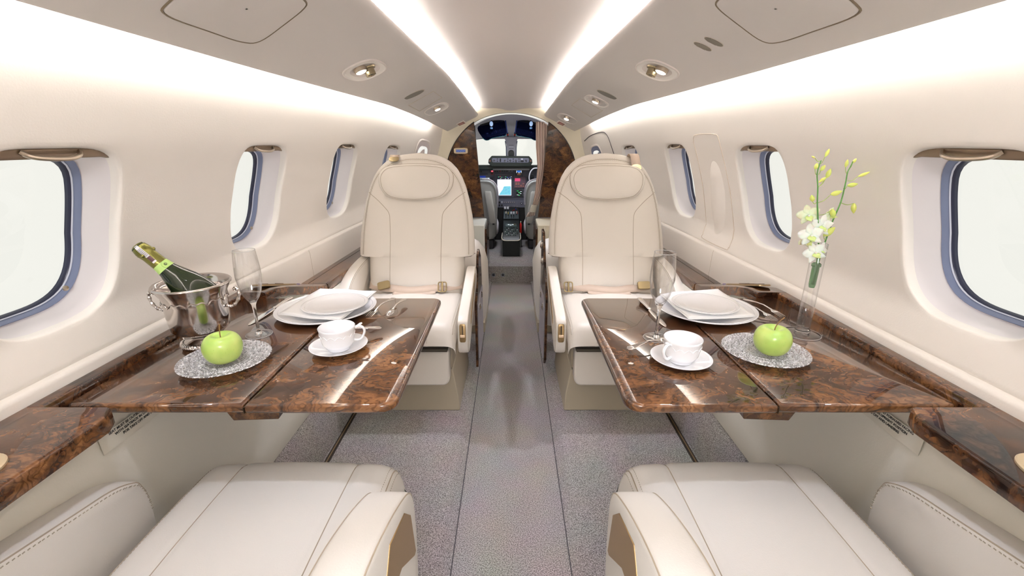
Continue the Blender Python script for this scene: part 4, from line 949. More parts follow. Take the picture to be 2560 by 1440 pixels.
# cream ring between the cabin shell and the arch
G = []
for i in range(49):
    a = PI * i / 48; c, s = math.cos(a), math.sin(a)
    r = .05
    while r < 1.2:
        X_, Z_ = abs(r * c), AC + r * s; zz = .72 + (Z_ - .72) / .84; xx_ = X_ / .74
        if zz > 1.40: lim = interp(xx_, [(x, z) for x, z in half[::-1]]); ok = zz < lim
        else: ok = xx_ < wx(zz)
        if not ok: break
        r += .004
    ro = r + .012
    G.append([Vector((ro * c, 3.765, AC + ro * s)), Vector(((ro + AR) / 2 * c, 3.79, AC + (ro + AR) / 2 * s)), Vector((AR * c, 3.80, AC + AR * s - (.018 * s ** 8))), Vector(((AR - .004) * c, 3.83, AC + (AR - .004) * s - (.018 * s ** 8)))])
o = MB().grid(G).build('trim_10', CREAM, angle=50); tag(o, 'cream arch ring around the cockpit opening', 'trim', kind='structure')
for sg in (-1, 1):
    P = []
    n = 20; a1 = math.acos(.296 / AR)
    P = [(sg * AR * math.cos(a1 * i / n), AC + AR * math.sin(a1 * i / n)) for i in range(n + 1)]
    P += [(sg * .291, 1.262), (sg * .262, .90), (sg * .226, .545), (sg * AR, .545)]
    name = 'left' if sg < 0 else 'right'
    t = thing('bulkhead_panel', 'dark burl wood bulkhead panel on the %s of the cockpit opening' % name, 'panel', (sg * .4, 3.8, .545))
    MB().prism(P, 3.800, 3.825, 'y').build('veneer_panel', WOODD, t, bevel=.002, xf=Matrix.Translation((-sg * .4, -3.8, -.545)))
    MB().tube([Vector((sg * (AR * math.cos(a1 * i / n) - .001), 3.7985, AC + AR * math.sin(a1 * i / n))) - Vector((sg * .4, 3.8, .545)) for i in range(n + 1)], .003, 6).build('black_edging', BLACK, t)
    MB().tube([Vector(p) - Vector((sg * .4, 3.8, .545)) for p in ((sg * .2915, 3.799, 1.262), (sg * .262, 3.799, .90), (sg * .226, 3.799, .545))], .0025, 6).build('door_edging', mat('door_edge', (60, 46, 34), .5), t)
# cabin display on the left panel
t = thing('cabin_display', 'small blue display in a cream frame on the left wood bulkhead', 'display', (-.406, 3.797, 1.082))
MB().rings([[(a, y, b) for a, b in sellipse(.056 * k_, .0225 * k_, 5, 32)] for k_, y in ((1, .004), (1, -.004), (.93, -.008), (.8, -.008), (.78, -.005))]).build('frame', mat('display_cream', (226, 212, 180), .4), t)
MB().box((0, -.0065, 0), (.076, .003, .020)).build('screen', mat('display_screen', (50, 64, 110), .2, emit=(60, 80, 140), es=.5), t, smooth=False)
MB().tube([(-.034 + i * .004, -.0085, .002 * math.sin(i * 1.3)) for i in range(18)], .0010, 5).build('display_trace', mat('trace', (120, 140, 190), .3, emit=(120, 140, 190), es=.6), t)
# cabinets under the wood panels
for sg in (-1, 1):
    nm = 'left' if sg < 0 else 'right'
    t = thing('galley_cabinet', 'pale low cabinet with wood end strip, %s side before the cockpit' % nm, 'cabinet', (sg * .4, 3.62, .04))
    x0, x1 = .205, .56
    MB().box((sg * ((x0 + x1) / 2 - .4), 0, .25), (x1 - x0, .34, .50)).build('cabinet_body', PALEG if sg < 0 else CREAM, t, bevel=.008)
    MB().box((sg * (x0 - .4 - .008), .02, .235), (.014, .37, .47)).build('end_strip', WOODD, t, bevel=.002)
    if sg > 0: MB().box((sg * (x0 + .055 - .4), -.174, .27), (.012, .012, .44)).build('rounded_post', mat('post_cream', (232, 228, 214), .4), t, bevel=.004)
    if sg < 0: MB().add([(.168, -.1715, .150), (.176, -.1715, .150), (.172, -.1715, .138)], [(0, 1, 2)]).build('red_marker', RED, t)
# side-facing seats ahead of the club seats, seen over the armrests
for sg in (-1, 1):
    nm = 'left' if sg < 0 else 'right'
    t = thing('forward_seat', 'rounded %s leather seat end just ahead of the %s club seat' % ('white' if sg > 0 else 'grey-beige', nm), 'seat', (sg * .4, 2.75, .04))
    prof = [(.0, .02), (.05, .03), (.14, .14), (.195, .30), (.225, .42), (.235, .50), (.215, .56), (.16, .595), (.06, .60), (-.2, .60), (-.2, .02)]
    x_in = .148 if sg > 0 else .158
    R_ = []
    H_ = [(.06, .160), (.12, .152), (.2, .146), (.30, .140 if sg > 0 else .148), (.38, .136 if sg > 0 else .15), (.45, .148 if sg > 0 else .168), (.50, .175 if sg > 0 else .20), (.52, .23)]
    for z, xi in H_:
        dz = max(0, (z - .38) / .14); hy = .26 - .08 * dz ** 2
        R_.append([(sg * (xi + .20 - .4) + sg * -a * 1.0 * 1, b, z - .0) for a, b in sellipse(.20, hy, 3.5, 40)])
    MB().rings(R_).build('seat_body', LEATHN if sg > 0 else LEATH, t, angle=80)
    MB().box((sg * -.1, 0, .03), (.28, .4, .06)).build('plinth', BASEM, t, smooth=False)
    t = thing('side_panel_divider', 'dark wood divider panel with chrome latches beside the %s club seat' % nm, 'panel', (sg * .172, 2.3, .05))
    if sg > 0: P = [(2.06, .10), (2.06, .42), (2.10, .50), (2.20, .535), (2.26, .60), (2.34, .70), (2.44, .70), (2.44, .06), (2.10, .06)]
    else: P = [(2.06, .06), (2.06, .40), (2.14, .44), (2.24, .60), (2.30, .62), (2.40, .56), (2.44, .42), (2.44, .06)]
    MB().prism([(y - 2.3, z - .05) for y, z in P], -.006, .006, 'x').build('wood_panel', WOODD, t, bevel=.0015)
    MB().prism([(y - 2.3, z - .05) for y, z in ((2.12, .08), (2.12, .36), (2.20, .40), (2.44, .38), (2.44, .08))], -sg * .009, -sg * .006, 'x').build('grey_panel', mat('lower_grey_panel', (184, 182, 194), .5), t, bevel=.001)
    for y, z in ((2.19, .34), (2.33, .36)) + (((2.30, .55), (2.38, .62)) if sg > 0 else ()):
        MB().lathe([(.0001, .010), (.006, .009), (.010, .004), (.011, 0)], (-sg * .007, y - 2.3, z - .05), 20, Matrix.Rotation(-sg * PI / 2, 4, 'Y') @ Matrix.Diagonal((2.0, 1, 1, 1))).build('latch', CHROME, t)
# riser vents
for x in (-.152, -.071):
    t = thing('step_socket', 'small round %s socket in the carpeted step before the cockpit' % ('left' if x < -.1 else 'right'), 'socket', (x, 3.689, .072))
    MB().lathe([(.0001, -.001), (.008, -.001), (.009, .002), (.0145, .004), (.0165, 0)], (0, 0, 0), 24, Matrix.Rotation(PI / 2, 4, 'X')).build('ring', mat('socket_steel', (120, 124, 136), .3, .8), t)
    MB().lathe([(.0001, .0024), (.0085, .0020)], (0, 0, 0), 24, Matrix.Rotation(PI / 2, 4, 'X')).build('hole', BLACK, t)

# ------------------------------------------------------------ cockpit
G = []
for i in range(9):
    f = i / 8; y = 3.83 + f * 1.12; R1 = .53 - .02 * f; zt_ = (.51 if f == 0 else .51) + (.335 - .51) * f ** 2.5
    G.append([(-R1, y, .15)]+ [(a_, y, AC + b_) for a_, b_ in [(R1 * math.copysign(abs(math.cos(PI - PI * k / 40)) ** (2 / (2 + 3 * f)), -math.cos(PI * k / 40)), zt_ * max(0, math.sin(PI - PI * k / 40)) ** (2 / (2 + 3 * f))) for k in range(41)]] + [(R1, y, .15)])
o = MB().grid(G).build('wall_front', CKPT, angle=80); tag(o, 'pale lavender cockpit lining beyond the arch', 'wall', kind='structure')
# windscreen frame: roof lip, centre post, two panes
t = thing('window_90', 'cockpit windscreen with a pale centre post between two panes', 'windscreen'); t['kind'] = 'structure'
MB().box((0, 4.945, 1.215), (1.0, .03, .07)).build('roof_lip', CKPT, t, bevel=.004)
MB().prism([(-.055, 1.20), (-.075, 1.20), (-.062, 1.17), (-.050, 1.12), (-.047, .98), (.047, .98), (.050, 1.12), (.062, 1.17), (.075, 1.20)], 4.90, 4.95, 'y').build('centre_post', CKPT, t, bevel=.004)
for sg in (-1, 1):
    MB().box((sg * .28, 4.955, 1.05), (.43, .006, .34)).build('pane', PANE, t, smooth=False)
    MB().tube([(sg * .062, 4.90, 1.16), (sg * .053, 4.90, 1.1), (sg * .051, 4.90, .99)], .004, 6).build('post_seal', mat('post_seal', (60, 90, 120), .4), t)
t = thing('magnetic_compass', 'black round magnetic compass on the windscreen centre post', 'compass', (0, 4.86, 1.035))
MB().rings([[(a * k_, y, b * k_) for a, b in sellipse(.031, .036, 2.6, 32)] for k_, y in ((.9, .03), (1, .01), (1, -.02), (.85, -.03))]).build('case', BLACK, t, bevel=.002)
MB().box((0, -.031, -.004), (.036, .003, .016)).build('dial', DKGREEN, t, smooth=False)
for y, w_ in ((1.118, .05), (1.102, .046), (1.085, .05)):
    o = thing('post_placard', 'small %s strip on the windscreen centre post above the compass' % {1.118: 'topmost grey', 1.102: 'middle white', 1.085: 'lowest faint'}[y], 'placard', (0, 4.898, y))
    MB().box((0, 0, 0), (w_, .002, .005)).build('strip', mat('strip_%d' % int(y * 1000), (130, 126, 134) if y != 1.102 else (240, 240, 246), .5), o, smooth=False)
# sun visors: dark mirror-tinted sheets hanging from the roof on slim blue rods
VIS = mat('tinted_visor', (40, 52, 110), .03, .92)
for sg in (-1, 1):
    nm = 'left' if sg < 0 else 'right'
    t = thing('sun_visor', 'dark reflective tinted sun visor over the %s windscreen pane' % nm, 'visor', (sg * .17, 4.42, 1.245))
    c0 = Vector((sg * .17, 4.5, 1.235)); n = Vector((0, -.553, -.833)).normalized(); M = basis(Vector((0, 0, .015)), (1, 0, -sg * .16), (0, .833, -.553))
    o2 = [(-sg * .115, -.105), (-sg * .115, .105), (-sg * .06, .125), (sg * .02, .128), (sg * .075, .150), (sg * .11, .10), (sg * .135, -.06), (sg * .05, -.105)]
    P = smoothpath([Vector((a, b, 0)) for a, b in o2], 4, True)
    MB().rings([[M @ Vector((p.x, p.y, z)) for p in P] for z in (-.003, .003)]).build('tinted_sheet', VIS, t, angle=30)
    MB().rings([[M @ Vector((p.x * 1.0, p.y * .9 + .018, z)) for p in P] for z in (-.0045, -.0040)]).build('edge_tint', mat('teal_edge', (70, 150, 150), .2), t) if False else None
    MB().tube([M @ Vector((p.x, p.y, 0)) for p in P if p.y > .09], .0045, 6).build('lower_edge', mat('teal_edge', (80, 156, 156), .2), t)
    MB().tube([M @ Vector((p.x, p.y, 0)) for p in P if p.y < -.09], .006, 6).build('upper_edge', BLACK, t)
    MB().tube([M @ Vector((-sg * .128, -.10, .0)), M @ Vector((-sg * .128, .10, .0))], .007, 8).build('support_rod', mat('rod_blue', (70, 84, 150), .25, .5), t)
    MB().tube([M @ Vector((-sg * .128, .085, .0)), M @ Vector((-sg * .128, .135, .0))], .010, 8).build('rod_end', BLACK, t)
    MB().tube([M @ Vector((-sg * .128, .105, .0)), M @ Vector((-sg * .128, .115, .0))], .0108, 8).build('red_tip', RED, t)
    t = thing('map_lamp', 'small round glazed lamp in black holder at the cockpit roof, %s' % nm, 'lamp', (sg * .178, 4.3, 1.305))
    MB().rings([[(a * k_, y, b * k_) for a, b in sellipse(.020, .026, 2, 28)] for k_, y in ((.8, .02), (1, .0), (1, -.012), (.8, -.014))]).build('housing', BLACK, t)
    MB().rings([[(a * k_, y, b * k_) for a, b in sellipse(.0155, .021, 2, 28)] for k_, y in ((1, -.014), (.7, -.019), (.1, -.021))]).build('lens', mat('lamp_blue_glass', (176, 206, 246), .1, emit=(176, 206, 250), es=.6), t)
    MB().box((0, 0, -.036), (.022, .02, .016)).build('foot_clip', mat('clip_blue', (90, 130, 170), .3), t, bevel=.003)
    MB().tube([(0, 0, .02), (sg * -.012, .01, .05)], .005, 6).build('stalk', BLACK, t)

# instrument panel
IY = 4.75
ip = thing('instrument_panel', 'grey instrument panel with map screen, gauges and switches in the cockpit', 'instrument panel', (0, IY, .7))
IO = Vector((0, IY, .7))
def pr_(x0, y0, x1, y1): 
    a = at(x0, y0, Y=IY); b = at(x1, y1, Y=IY); return (a.x + b.x) / 2, (a.z + b.z) / 2, abs(b.x - a.x), abs(b.z - a.z)
def pbox(name, x0, y0, x1, y1, m, d0=0, d1=.006, par=ip, bev=0, rr=0):
    cx, cz, w_, h_ = pr_(x0, y0, x1, y1)
    if rr:
        o = MB().rings([[(cx + a, y, cz + b - .7) for a, b in sellipse(w_ / 2, h_ / 2, rr, 28)] for y in (-d0, -d1)]).build(name, m, par, angle=30)
    else: o = MB().box((cx, -(d0 + d1) / 2, cz - .7), (w_, abs(d1 - d0), h_)).build(name, m, par, smooth=False, bevel=bev)
    return o
EM = lambda n, c, e=.8: mat(n, c, .3, emit=c, es=e)
MB().box((0, .01, .705 - .7), (.96, .02, .42)).build('panel_plate', GREYP, ip, smooth=False)
# px of a crop (scale 9.6, origin 1180,380)
def q(x, y): return 1180 + x / 9.6, 380 + y / 9.6
def qb(name, x0, y0, x1, y1, m, d0=0, d1=.006, **k): a = q(x0, y0); b = q(x1, y1); return pbox(name, a[0], a[1], b[0], b[1], m, d0, d1, **k)
mf = qb('map_display', 545, 505, 1000, 1090, mat('bezel', (74, 76, 90), .45), 0, .010, bev=.004)
qb('screen_surround', 575, 545, 970, 1060, mat('bezel_dark', (48, 50, 62), .4), .010, .013, par=mf)
qb('screen_top', 608, 572, 945, 655, EM('screen_black', (18, 30, 60), .3), .013, .0145, par=mf)
qb('screen_land', 608, 655, 945, 1040, EM('screen_white', (236, 240, 246), .75), .013, .0145, par=mf)
a, b = q(760, 815), q(945, 1030); pts = [q(*p) for p in ((770, 818), (930, 818), (935, 1026), (650, 1026), (690, 960), (735, 900))]
MB().rings([[(at(x, y, Y=IY).x, yy_, at(x, y, Y=IY).z - .7) for x, y in pts] for yy_ in (-.0145, -.0155)]).build('screen_sea', EM('screen_cyan', (120, 206, 226), .6), mf, smooth=False)
for i, (x, y, c) in enumerate([(630, 590, 'g'), (665, 580, 'r'), (700, 600, 'g'), (800, 588, 'g'), (840, 600, 'b'), (905, 600, 'b'), (930, 585, 'w'), (680, 630, 'w'), (790, 632, 'w'), (860, 628, 'w'), (920, 630, 'w')]):
    qb('gauge_mark', x, y, x + 22, y + 12, EM('ink_' + c, {'g': (60, 220, 120), 'r': (220, 60, 70), 'b': (60, 110, 220), 'w': (220, 226, 236)}[c], .7), .0145, .0152, par=mf)
for i in range(9): qb('map_feature', 628 + (i * 37) % 80, 820 + (i * 53) % 130, 628 + (i * 37) % 80 + 22, 828 + (i * 53) % 130, EM('ink_pink', (226, 160, 196), .6), .0145, .0152, par=mf)
for i in range(8): qb('map_feature', 745 + (i * 61) % 130, 850 + (i * 43) % 150, 745 + (i * 61) % 130 + 34, 855 + (i * 43) % 150, EM('ink_teal', (70, 150, 176), .5), .0155, .0160, par=mf)
# warning annunciator
an = qb('warning_panel', 1015, 595, 1285, 860, mat('annunciator', (112, 88, 100), .4), 0, .010, bev=.003)
for y in (634, 672): qb('warning_light', 1030, y, 1155, y + 26, EM('ink_redlamp', (236, 70, 120), 1.0), .010, .013, par=an)
for x, y, n_ in ((1042, 730, 4), (1098, 730, 4), (1155, 788, 3), (1212, 748, 2), (1212, 806, 2), (1045, 826, 1), (1100, 826, 1)):
    for k_ in range(n_): qb('caption_light', x, y + k_ * 16, x + 42, y + k_ * 16 + 9, mat('caption', (206, 134, 116), .5), .010, .012, par=an)
sb = qb('standby_display', 1040, 392, 1220, 582, DKGREY, 0, .008, bev=.003); qb('standby_screen', 1058, 408, 1200, 560, BLACK, .008, .011, par=sb)
qb('sky_half', 1085, 420, 1172, 482, EM('ink_sky', (40, 120, 226), .8), .011, .012, par=sb); qb('ground_half', 1085, 515, 1165, 555, EM('ink_ground', (110, 66, 40), .6), .011, .012, par=sb)
for x in (1062, 1172): qb('tape', x, 430, x + 18, 500, EM('ink_w', (220, 226, 236), .7), .012, .0125, par=sb)
qb('readout', 1108, 488, 1150, 506, EM('ink_w', (220, 226, 236), .7), .012, .0125, par=sb)
rd = qb('radio_display', 1012, 885, 1270, 1080, DKGREY, 0, .010, bev=.003); qb('radio_screen', 1058, 905, 1208, 1058, mat('radio_black', (16, 22, 24), .3), .010, .012, par=rd)
for x, y, w_, c in ((1070, 925, 50, 'g'), (1110, 965, 50, 'g'), (1155, 940, 40, 'w'), (1075, 1020, 44, 'w'), (1150, 990, 36, 'w'), (1110, 1030, 40, 'g')): qb('readout', x, y, x + w_, y + 12, EM('ink_' + c, (60, 220, 120), .7), .012, .0126, par=rd)
def knob(par, x, y, r, m=None, d=.012, base=.01): 
    p = at(*q(x, y), Y=IY); return MB().lathe([(.0001, d), (r * .75, d), (r * .95, d * .6), (r, 0)], (p.x, -base, p.z - .7), 16, Matrix.Rotation(PI / 2, 4, 'X')).build('knob', m or BLACK, par)
knob(rd, 1242, 1046, .006, CHROME)
for y in (920, 960, 1000): knob(rd, 1238, y, .003, mat('knob_grey', (170, 172, 180), .4))
for x in (1348, 478):
    g_ = qb('gauge', x - 45, 598, x + 45, 745 if x > 1000 else 700, mat('bezel'), 0, .006, bev=.002); knob(g_, x, 652, .0095, BLACK, .008, .006); knob(g_, x, 652, .0035, CHROME, .010, .006)
# gear / fire switch block and the switch row
sw = qb('switch_row', 430, 385, 1000, 488, mat('bezel'), 0, .005)
for i, x in enumerate((560, 610, 668, 728, 784, 840)):
    qb('switch', x - 15, 395, x + 15, 432 if i < 2 else 470, BLACK, .005, .011, par=sw)
    if i < 2: qb('switch', x - 15, 448, x + 15, 480, BLACK, .005, .011, par=sw)
qb('switch_guard', 650, 388, 690, 474, RED, .005, .0075, par=sw)
for x in (895, 962):
    for y in (415, 458): knob(sw, x, y, .0045, mat('knob_grey'), .008, .005)
qb('fire_light', 460, 446, 508, 474, EM('ink_firelamp', (250, 90, 110), 1.2), .005, .009, par=sw)
qb('fire_handle', 450, 480, 515, 545, mat('fire_handle_red', (150, 50, 50), .4), 0, .008); qb('fire_handle_core', 462, 492, 500, 530, DKGREEN, .008, .010)
qb('pilot_display', 110, 520, 380, 760, mat('bezel'), 0, .008, bev=.003); qb('pilot_screen', 125, 570, 330, 720, EM('ink_navy', (24, 46, 130), .6), .008, .010)
for i in range(3): qb('annunciator_key', 122 + i * 42, 448, 155 + i * 42, 490, BLACK, 0, .005)
qb('caption_strip', 110, 375, 375, 432, mat('light_caption', (186, 188, 190), .5), 0, .004)
for i in range(5): qb('caption_text', 118, 382 + i * 10, 300 + (i * 31) % 70, 386 + i * 10, GREYP, .004, .0045)
# lower sub-panel
sp_ = qb('lower_panel', 560, 1150, 1260, 1322, mat('subpanel', (100, 102, 116), .5), 0, .012)
for i in range(6): 
    knob(sp_, 775 + i * 48, 1200, .0044, CHROME, .012, .012)
for i in range(7): knob(sp_, 785 + i * 50, 1298, .0044, CHROME, .012, .012)
for x, y, m in ((660, 1205, BLACK), (660, 1275, BLACK), (718, 1275, BLACK), (718, 1200, mat('knob_grey')), (600, 1245, mat('rocker_white', (230, 230, 236), .4))): qb('rocker', x - 18, y - 22, x + 18, y + 22, m, .012, .017, par=sp_)
knob(sp_, 1185, 1228, .012, mat('dial_dark', (50, 52, 60), .4), .006, .012); knob(sp_, 1185, 1228, .0055, mat('rocker_white'), .014, .012)
for i in range(8):
    a = 2 * PI * i / 8; knob(sp_, 1185 + 42 * math.cos(a), 1228 + 42 * math.sin(a), .0014, mat('rocker_white'), .001, .0125)
# glareshield with autopilot controls
gs = thing('glareshield', 'dark green-black glareshield with a row of autopilot knobs', 'glareshield', (0, 4.68, .95))
MB().box((0, .05, -.045), (.96, .14, .045)).build('hood', DKGREEN, gs, bevel=.008)
def q2(x, y): p = at(*q(x, y), Y=4.62); return Vector((p.x, 4.62 - 4.68, p.z - .95))
P = [(395, 215), (400, 175), (465, 100), (1380, 108), (1440, 180), (1450, 260), (1400, 345), (470, 345), (390, 265)]
MB().rings([[q2(*p) + Vector((0, dy, 0)) for p in P] for dy in (0, .16)]).build('control_housing', DKGREEN, gs, bevel=.003, angle=30)
P = smoothpath([q2(*p) + Vector((0, -.001, 0)) for p in ((495, 145), (1350, 145), (1370, 165), (1365, 235), (1345, 255), (505, 250), (485, 235), (480, 165))], 1, True)
fp = MB().rings([[p + Vector((0, dy, 0)) for p in P] for dy in (0, -.005)]).build('control_face', mat('autopilot_face', (112, 114, 130), .5), gs)
for x, y, r in ((530, 205, .009), (790, 208, .009), (918, 205, .009), (1052, 208, .0095), (1295, 205, .0085)):
    p = q2(x, y); MB().lathe([(.0001, .014), (r * .8, .014), (r, 0)], p + Vector((0, -.005, 0)), 18, Matrix.Rotation(PI / 2, 4, 'X')).build('knob', BLACK, fp)
    MB().lathe([(.0001, .003), (r * .3, .003), (r * .35, 0)], p + Vector((.001, -.019, -.001)), 10, Matrix.Rotation(PI / 2, 4, 'X')).build('knob_cap', mat('knob_grey'), fp)
for x in (612, 860, 990, 1128):
    for y in (168, 220): MB().box(q2(x, y) + Vector((0, -.007, 0)), (.011, .006, .008)).build('button', BLACK, fp, smooth=False)
MB().box(q2(682, 195) + Vector((0, -.009, 0)), (.012, .010, .030)).build('pitch_wheel', BLACK, fp, bevel=.002)
MB().box(q2(1200, 170) + Vector((0, -.007, 0)), (.016, .006, .010)).build('white_key', mat('rocker_white'), fp, smooth=False); MB().box(q2(1200, 218) + Vector((0, -.007, 0)), (.032, .006, .014)).build('display_window', BLACK, fp, smooth=False)
for x in (430, 1408): MB().box(q2(x, 215) + Vector((0, -.003, 0)), (.011, .006, .016)).build('amber_light', mat('amber_cap', (150, 100, 84), .4), gs, smooth=False)
MB().box((0, -.035, -.062), (.37, .04, .018)).build('lower_roll', mat('lower_roll', (78, 76, 74), .6), gs, bevel=.006)
# centre pedestal: built from a side profile
pd = thing('centre_pedestal', 'dark green-black cockpit pedestal with throttles, switches and a pale guard rail', 'console', (0, 4.3, .15))
pf = [(4.04, .147), (4.03, .30), (4.06, .325), (4.36, .40), (4.44, .42), (4.70, .50), (4.76, .50), (4.76, .147)]
MB().prism([(y - 4.3, z - .15) for y, z in pf], -.078, .078, 'x').build('pedestal_body', mat('pedestal_black', (13, 18, 16), .45), pd, bevel=.004)
def ptop(y): return interp(y, [(4.06, .325), (4.36, .40), (4.44, .42), (4.70, .50)])
def pq(name, x, y, w_, l_, h_, m, par=None):
    sl = math.atan2(ptop(y + .02) - ptop(y - .02), .04); return MB().box((x, y - 4.3, ptop(y) - .15 + h_ / 2), (w_, l_, h_), Matrix.Rotation(sl, 4, 'X')).build(name, m, par or pd, smooth=False)
pq('radio_unit', 0, 4.30, .105, .07, .006, mat('radio_face', (60, 74, 70), .4)); 
for i in range(3): pq('readout', -.025 + i * .02, 4.31 - .012 * (i % 2), .016, .018, .009, EM('ink_pale', (196, 204, 206), .35))
pq('amber_readout', .034, 4.318, .020, .012, .009, mat('amber_glass', (90, 76, 40), .3))
for r_ in range(5):
    for c_ in range(8):
        if (r_ * 5 + c_ * 3) % 7 == 0: continue
        pq('key', -.056 + c_ * .016, 4.09 + r_ * .036, .009, .014, .008, mat(('key_dark', 'key_green', 'key_pale')[(r_ + c_ * 2) % 3], ((44, 56, 54), (70, 92, 84), (150, 160, 158))[(r_ + c_ * 2) % 3], .4))
pq('throttle_quadrant', 0, 4.52, .15, .17, .012, mat('quadrant', (58, 66, 68), .45))
for i, x in enumerate((-.052, -.022, .004, .024)): pq('quadrant_slot', x, 4.51, .008, .12, .0135, BLACK)
def lever(x, y, h_, m, w_=.018):
    MB().tube([(x, y - 4.3, ptop(y) - .15), (x, y - 4.32, ptop(y) - .15 + h_)], .003, 6).build('lever_rod', BLACK, pd); MB().box((x, y - 4.325, ptop(y) - .15 + h_ + .008), (w_, .014, .024)).build('lever_grip', m, pd, bevel=.003)
GR = mat('ribbed_white', (206, 208, 214), .4)
lever(-.062, 4.60, .04, GR, .022); lever(-.034, 4.60, .04, GR, .022); lever(.000, 4.50, .035, GR, .018); lever(.025, 4.50, .035, GR, .018)
lever(-.052, 4.53, .025, mat('cream_knob', (220, 214, 196), .4), .010); lever(-.03, 4.52, .025, mat('yellow_knob', (206, 176, 60), .4), .007); lever(.052, 4.53, .025, mat('cream_knob'), .008)
for x, y in ((.032, 4.62), (.058, 4.57), (-.05, 4.56), (.062, 4.54), (.018, 4.60)):
    MB().lathe([(.0001, .012), (.004, .011), (.0045, .004), (.002, 0)], (x, y - 4.3, ptop(y) - .138), 10).build('red_knob', RED, pd)
MB().lathe([(.0001, .012), (.004, .011), (.0045, .004), (.002, 0)], (.046, 4.63 - 4.3, ptop(4.63) - .138), 10).build('blue_knob', mat('blue_knob', (40, 60, 190), .4), pd)
MB().tube(smoothpath([(-.084, .10, .12), (-.084, -.02, .17), (-.086, -.22, .165), (-.078, -.262, .155), (-.055, -.278, .150), (0, -.282, .150), (.055, -.278, .150), (.078, -.262, .155), (.086, -.22, .165), (.084, -.02, .17), (.084, .10, .12)], 4), .0045, 8).build('guard_rail', mat('rail_cream', (214, 208, 190), .4), pd)
for sg in (-1, 1): MB().tube([(sg * .084, -.235, .155), (sg * .084, -.235, -.0)], .003, 6).build('rail_leg', mat('rail_leg', (120, 124, 120), .4), pd)
t = thing('footwell_panel', 'black lower panel closing the footwell under the instruments', 'panel', (0, 4.79, .33))
MB().box((0, 0, 0), (1.02, .02, .37)).build('panel', BLACK, t, smooth=False)
# pilot seats
for sg in (-1, 1):
    nm = 'left' if sg < 0 else 'right'
    t = thing('pilot_seat', 'grey leather pilot seat on the %s, seen from behind with folded armrest' % nm, 'seat', (sg * .27, 4.4, .147))
    w0 = .142
    R_ = []
    for z, hw, th in ((.10, .10, .05), (.13, .125, .055), (.30, .135, .055), (.45, .142, .055), (.56, .140, .055), (.61, .130, .05), (.645, .105, .045), (.665, .07, .03)):
        R_.append([(a, b - .02 + (z - .1) * -.08, z) for a, b in sellipse(hw, th, 3.2, 32)])
    MB().rings(R_).build('backrest', GREYLE, t, angle=70)
    pp = [Vector((sg * -x, -.07 - (z - .1) * .08, z)) for x, z in ((.140, .44), (.144, .50), (.142, .56), (.131, .615), (.104, .652), (.06, .672), (0, .676))]
    MB().tube(smoothpath(pp, 4), .007, 8).build('back_tube', mat('seat_tube', (210, 206, 214), .2, .6), t)
    R_ = []
    for z, k_ in ((.265, .8), (.28, 1), (.55, 1), (.565, .8)): R_.append([(-sg * (.098 - .0 + (z - .265) * -.16) + a, b - .105, z) for a, b in sellipse(.033 * k_, .026 * k_, 5, 24)])
    MB().rings(R_).build('folded_armrest', mat('armrest_grey', (166, 166, 160), .5), t, angle=50)
    MB().box((-sg * .10, -.08, .255), (.02, .02, .02)).build('armrest_pivot', BLACK, t, smooth=False)
    MB().rings([[(-sg * (.10 + .0) + a, b + .12, z) for a, b in sellipse(.045 * k_, .15 * k_, 3, 28)] for z, k_ in ((.13, .8), (.15, 1), (.22, 1), (.26, .7))]).build('fleece_cover', FLEECE, t, angle=80)
    MB().box((0, .12, .12), (.24, .34, .06)).build('seat_pan', BLACK, t, bevel=.01)
    MB().box((0, .10, .045), (.2, .3, .09)).build('pedestal', mat('seat_base_black', (24, 24, 32), .5), t, bevel=.01)
    if sg < 0: MB().box((.02, -.08, .675), (.10, .03, .02)).build('head_mount', mat('mount_steel', (190, 206, 214), .2, .7), t, bevel=.006); MB().box((.03, -.09, .635), (.07, .012, .045)).build('head_block', mat('navy_block', (46, 52, 72), .5), t, bevel=.002)
t = thing('headset', 'black headset with pale band hanging at the right pilot seat', 'headset', (.215, 4.5, .82))
MB().tube(smoothpath([(.04, 0, .09), (.0, 0, .085), (-.03, 0, .05), (-.04, 0, .0), (-.035, 0, -.03)], 5), .006, 8).build('headband', mat('band_grey', (220, 220, 226), .4), t)
MB().lathe([(.0001, .02), (.02, .02), (.028, .01), (.03, -.01), (.02, -.02), (.0001, -.02)], (-.012, .01, -.0), 24, Matrix.Rotation(PI / 2, 4, 'Y')).build('ear_cup', BLACK, t)
t = thing('fire_extinguisher', 'small red fire extinguisher right of the cockpit pedestal', 'extinguisher', (.094, 4.42, .29))
MB().lathe([(.0001, 0), (.010, .001), (.0115, .01), (.0115, .085), (.008, .098), (.004, .102), (.004, .108), (.0001, .109)], n=20).build('bottle', RED, t); MB().lathe([(.004, .104), (.006, .108), (.006, .118), (.0001, .119)], n=12).build('nozzle', CREAM, t)
MB().box((0, 0, -.07), (.02, .02, .14)).build('bracket', BLACK, t, smooth=False)
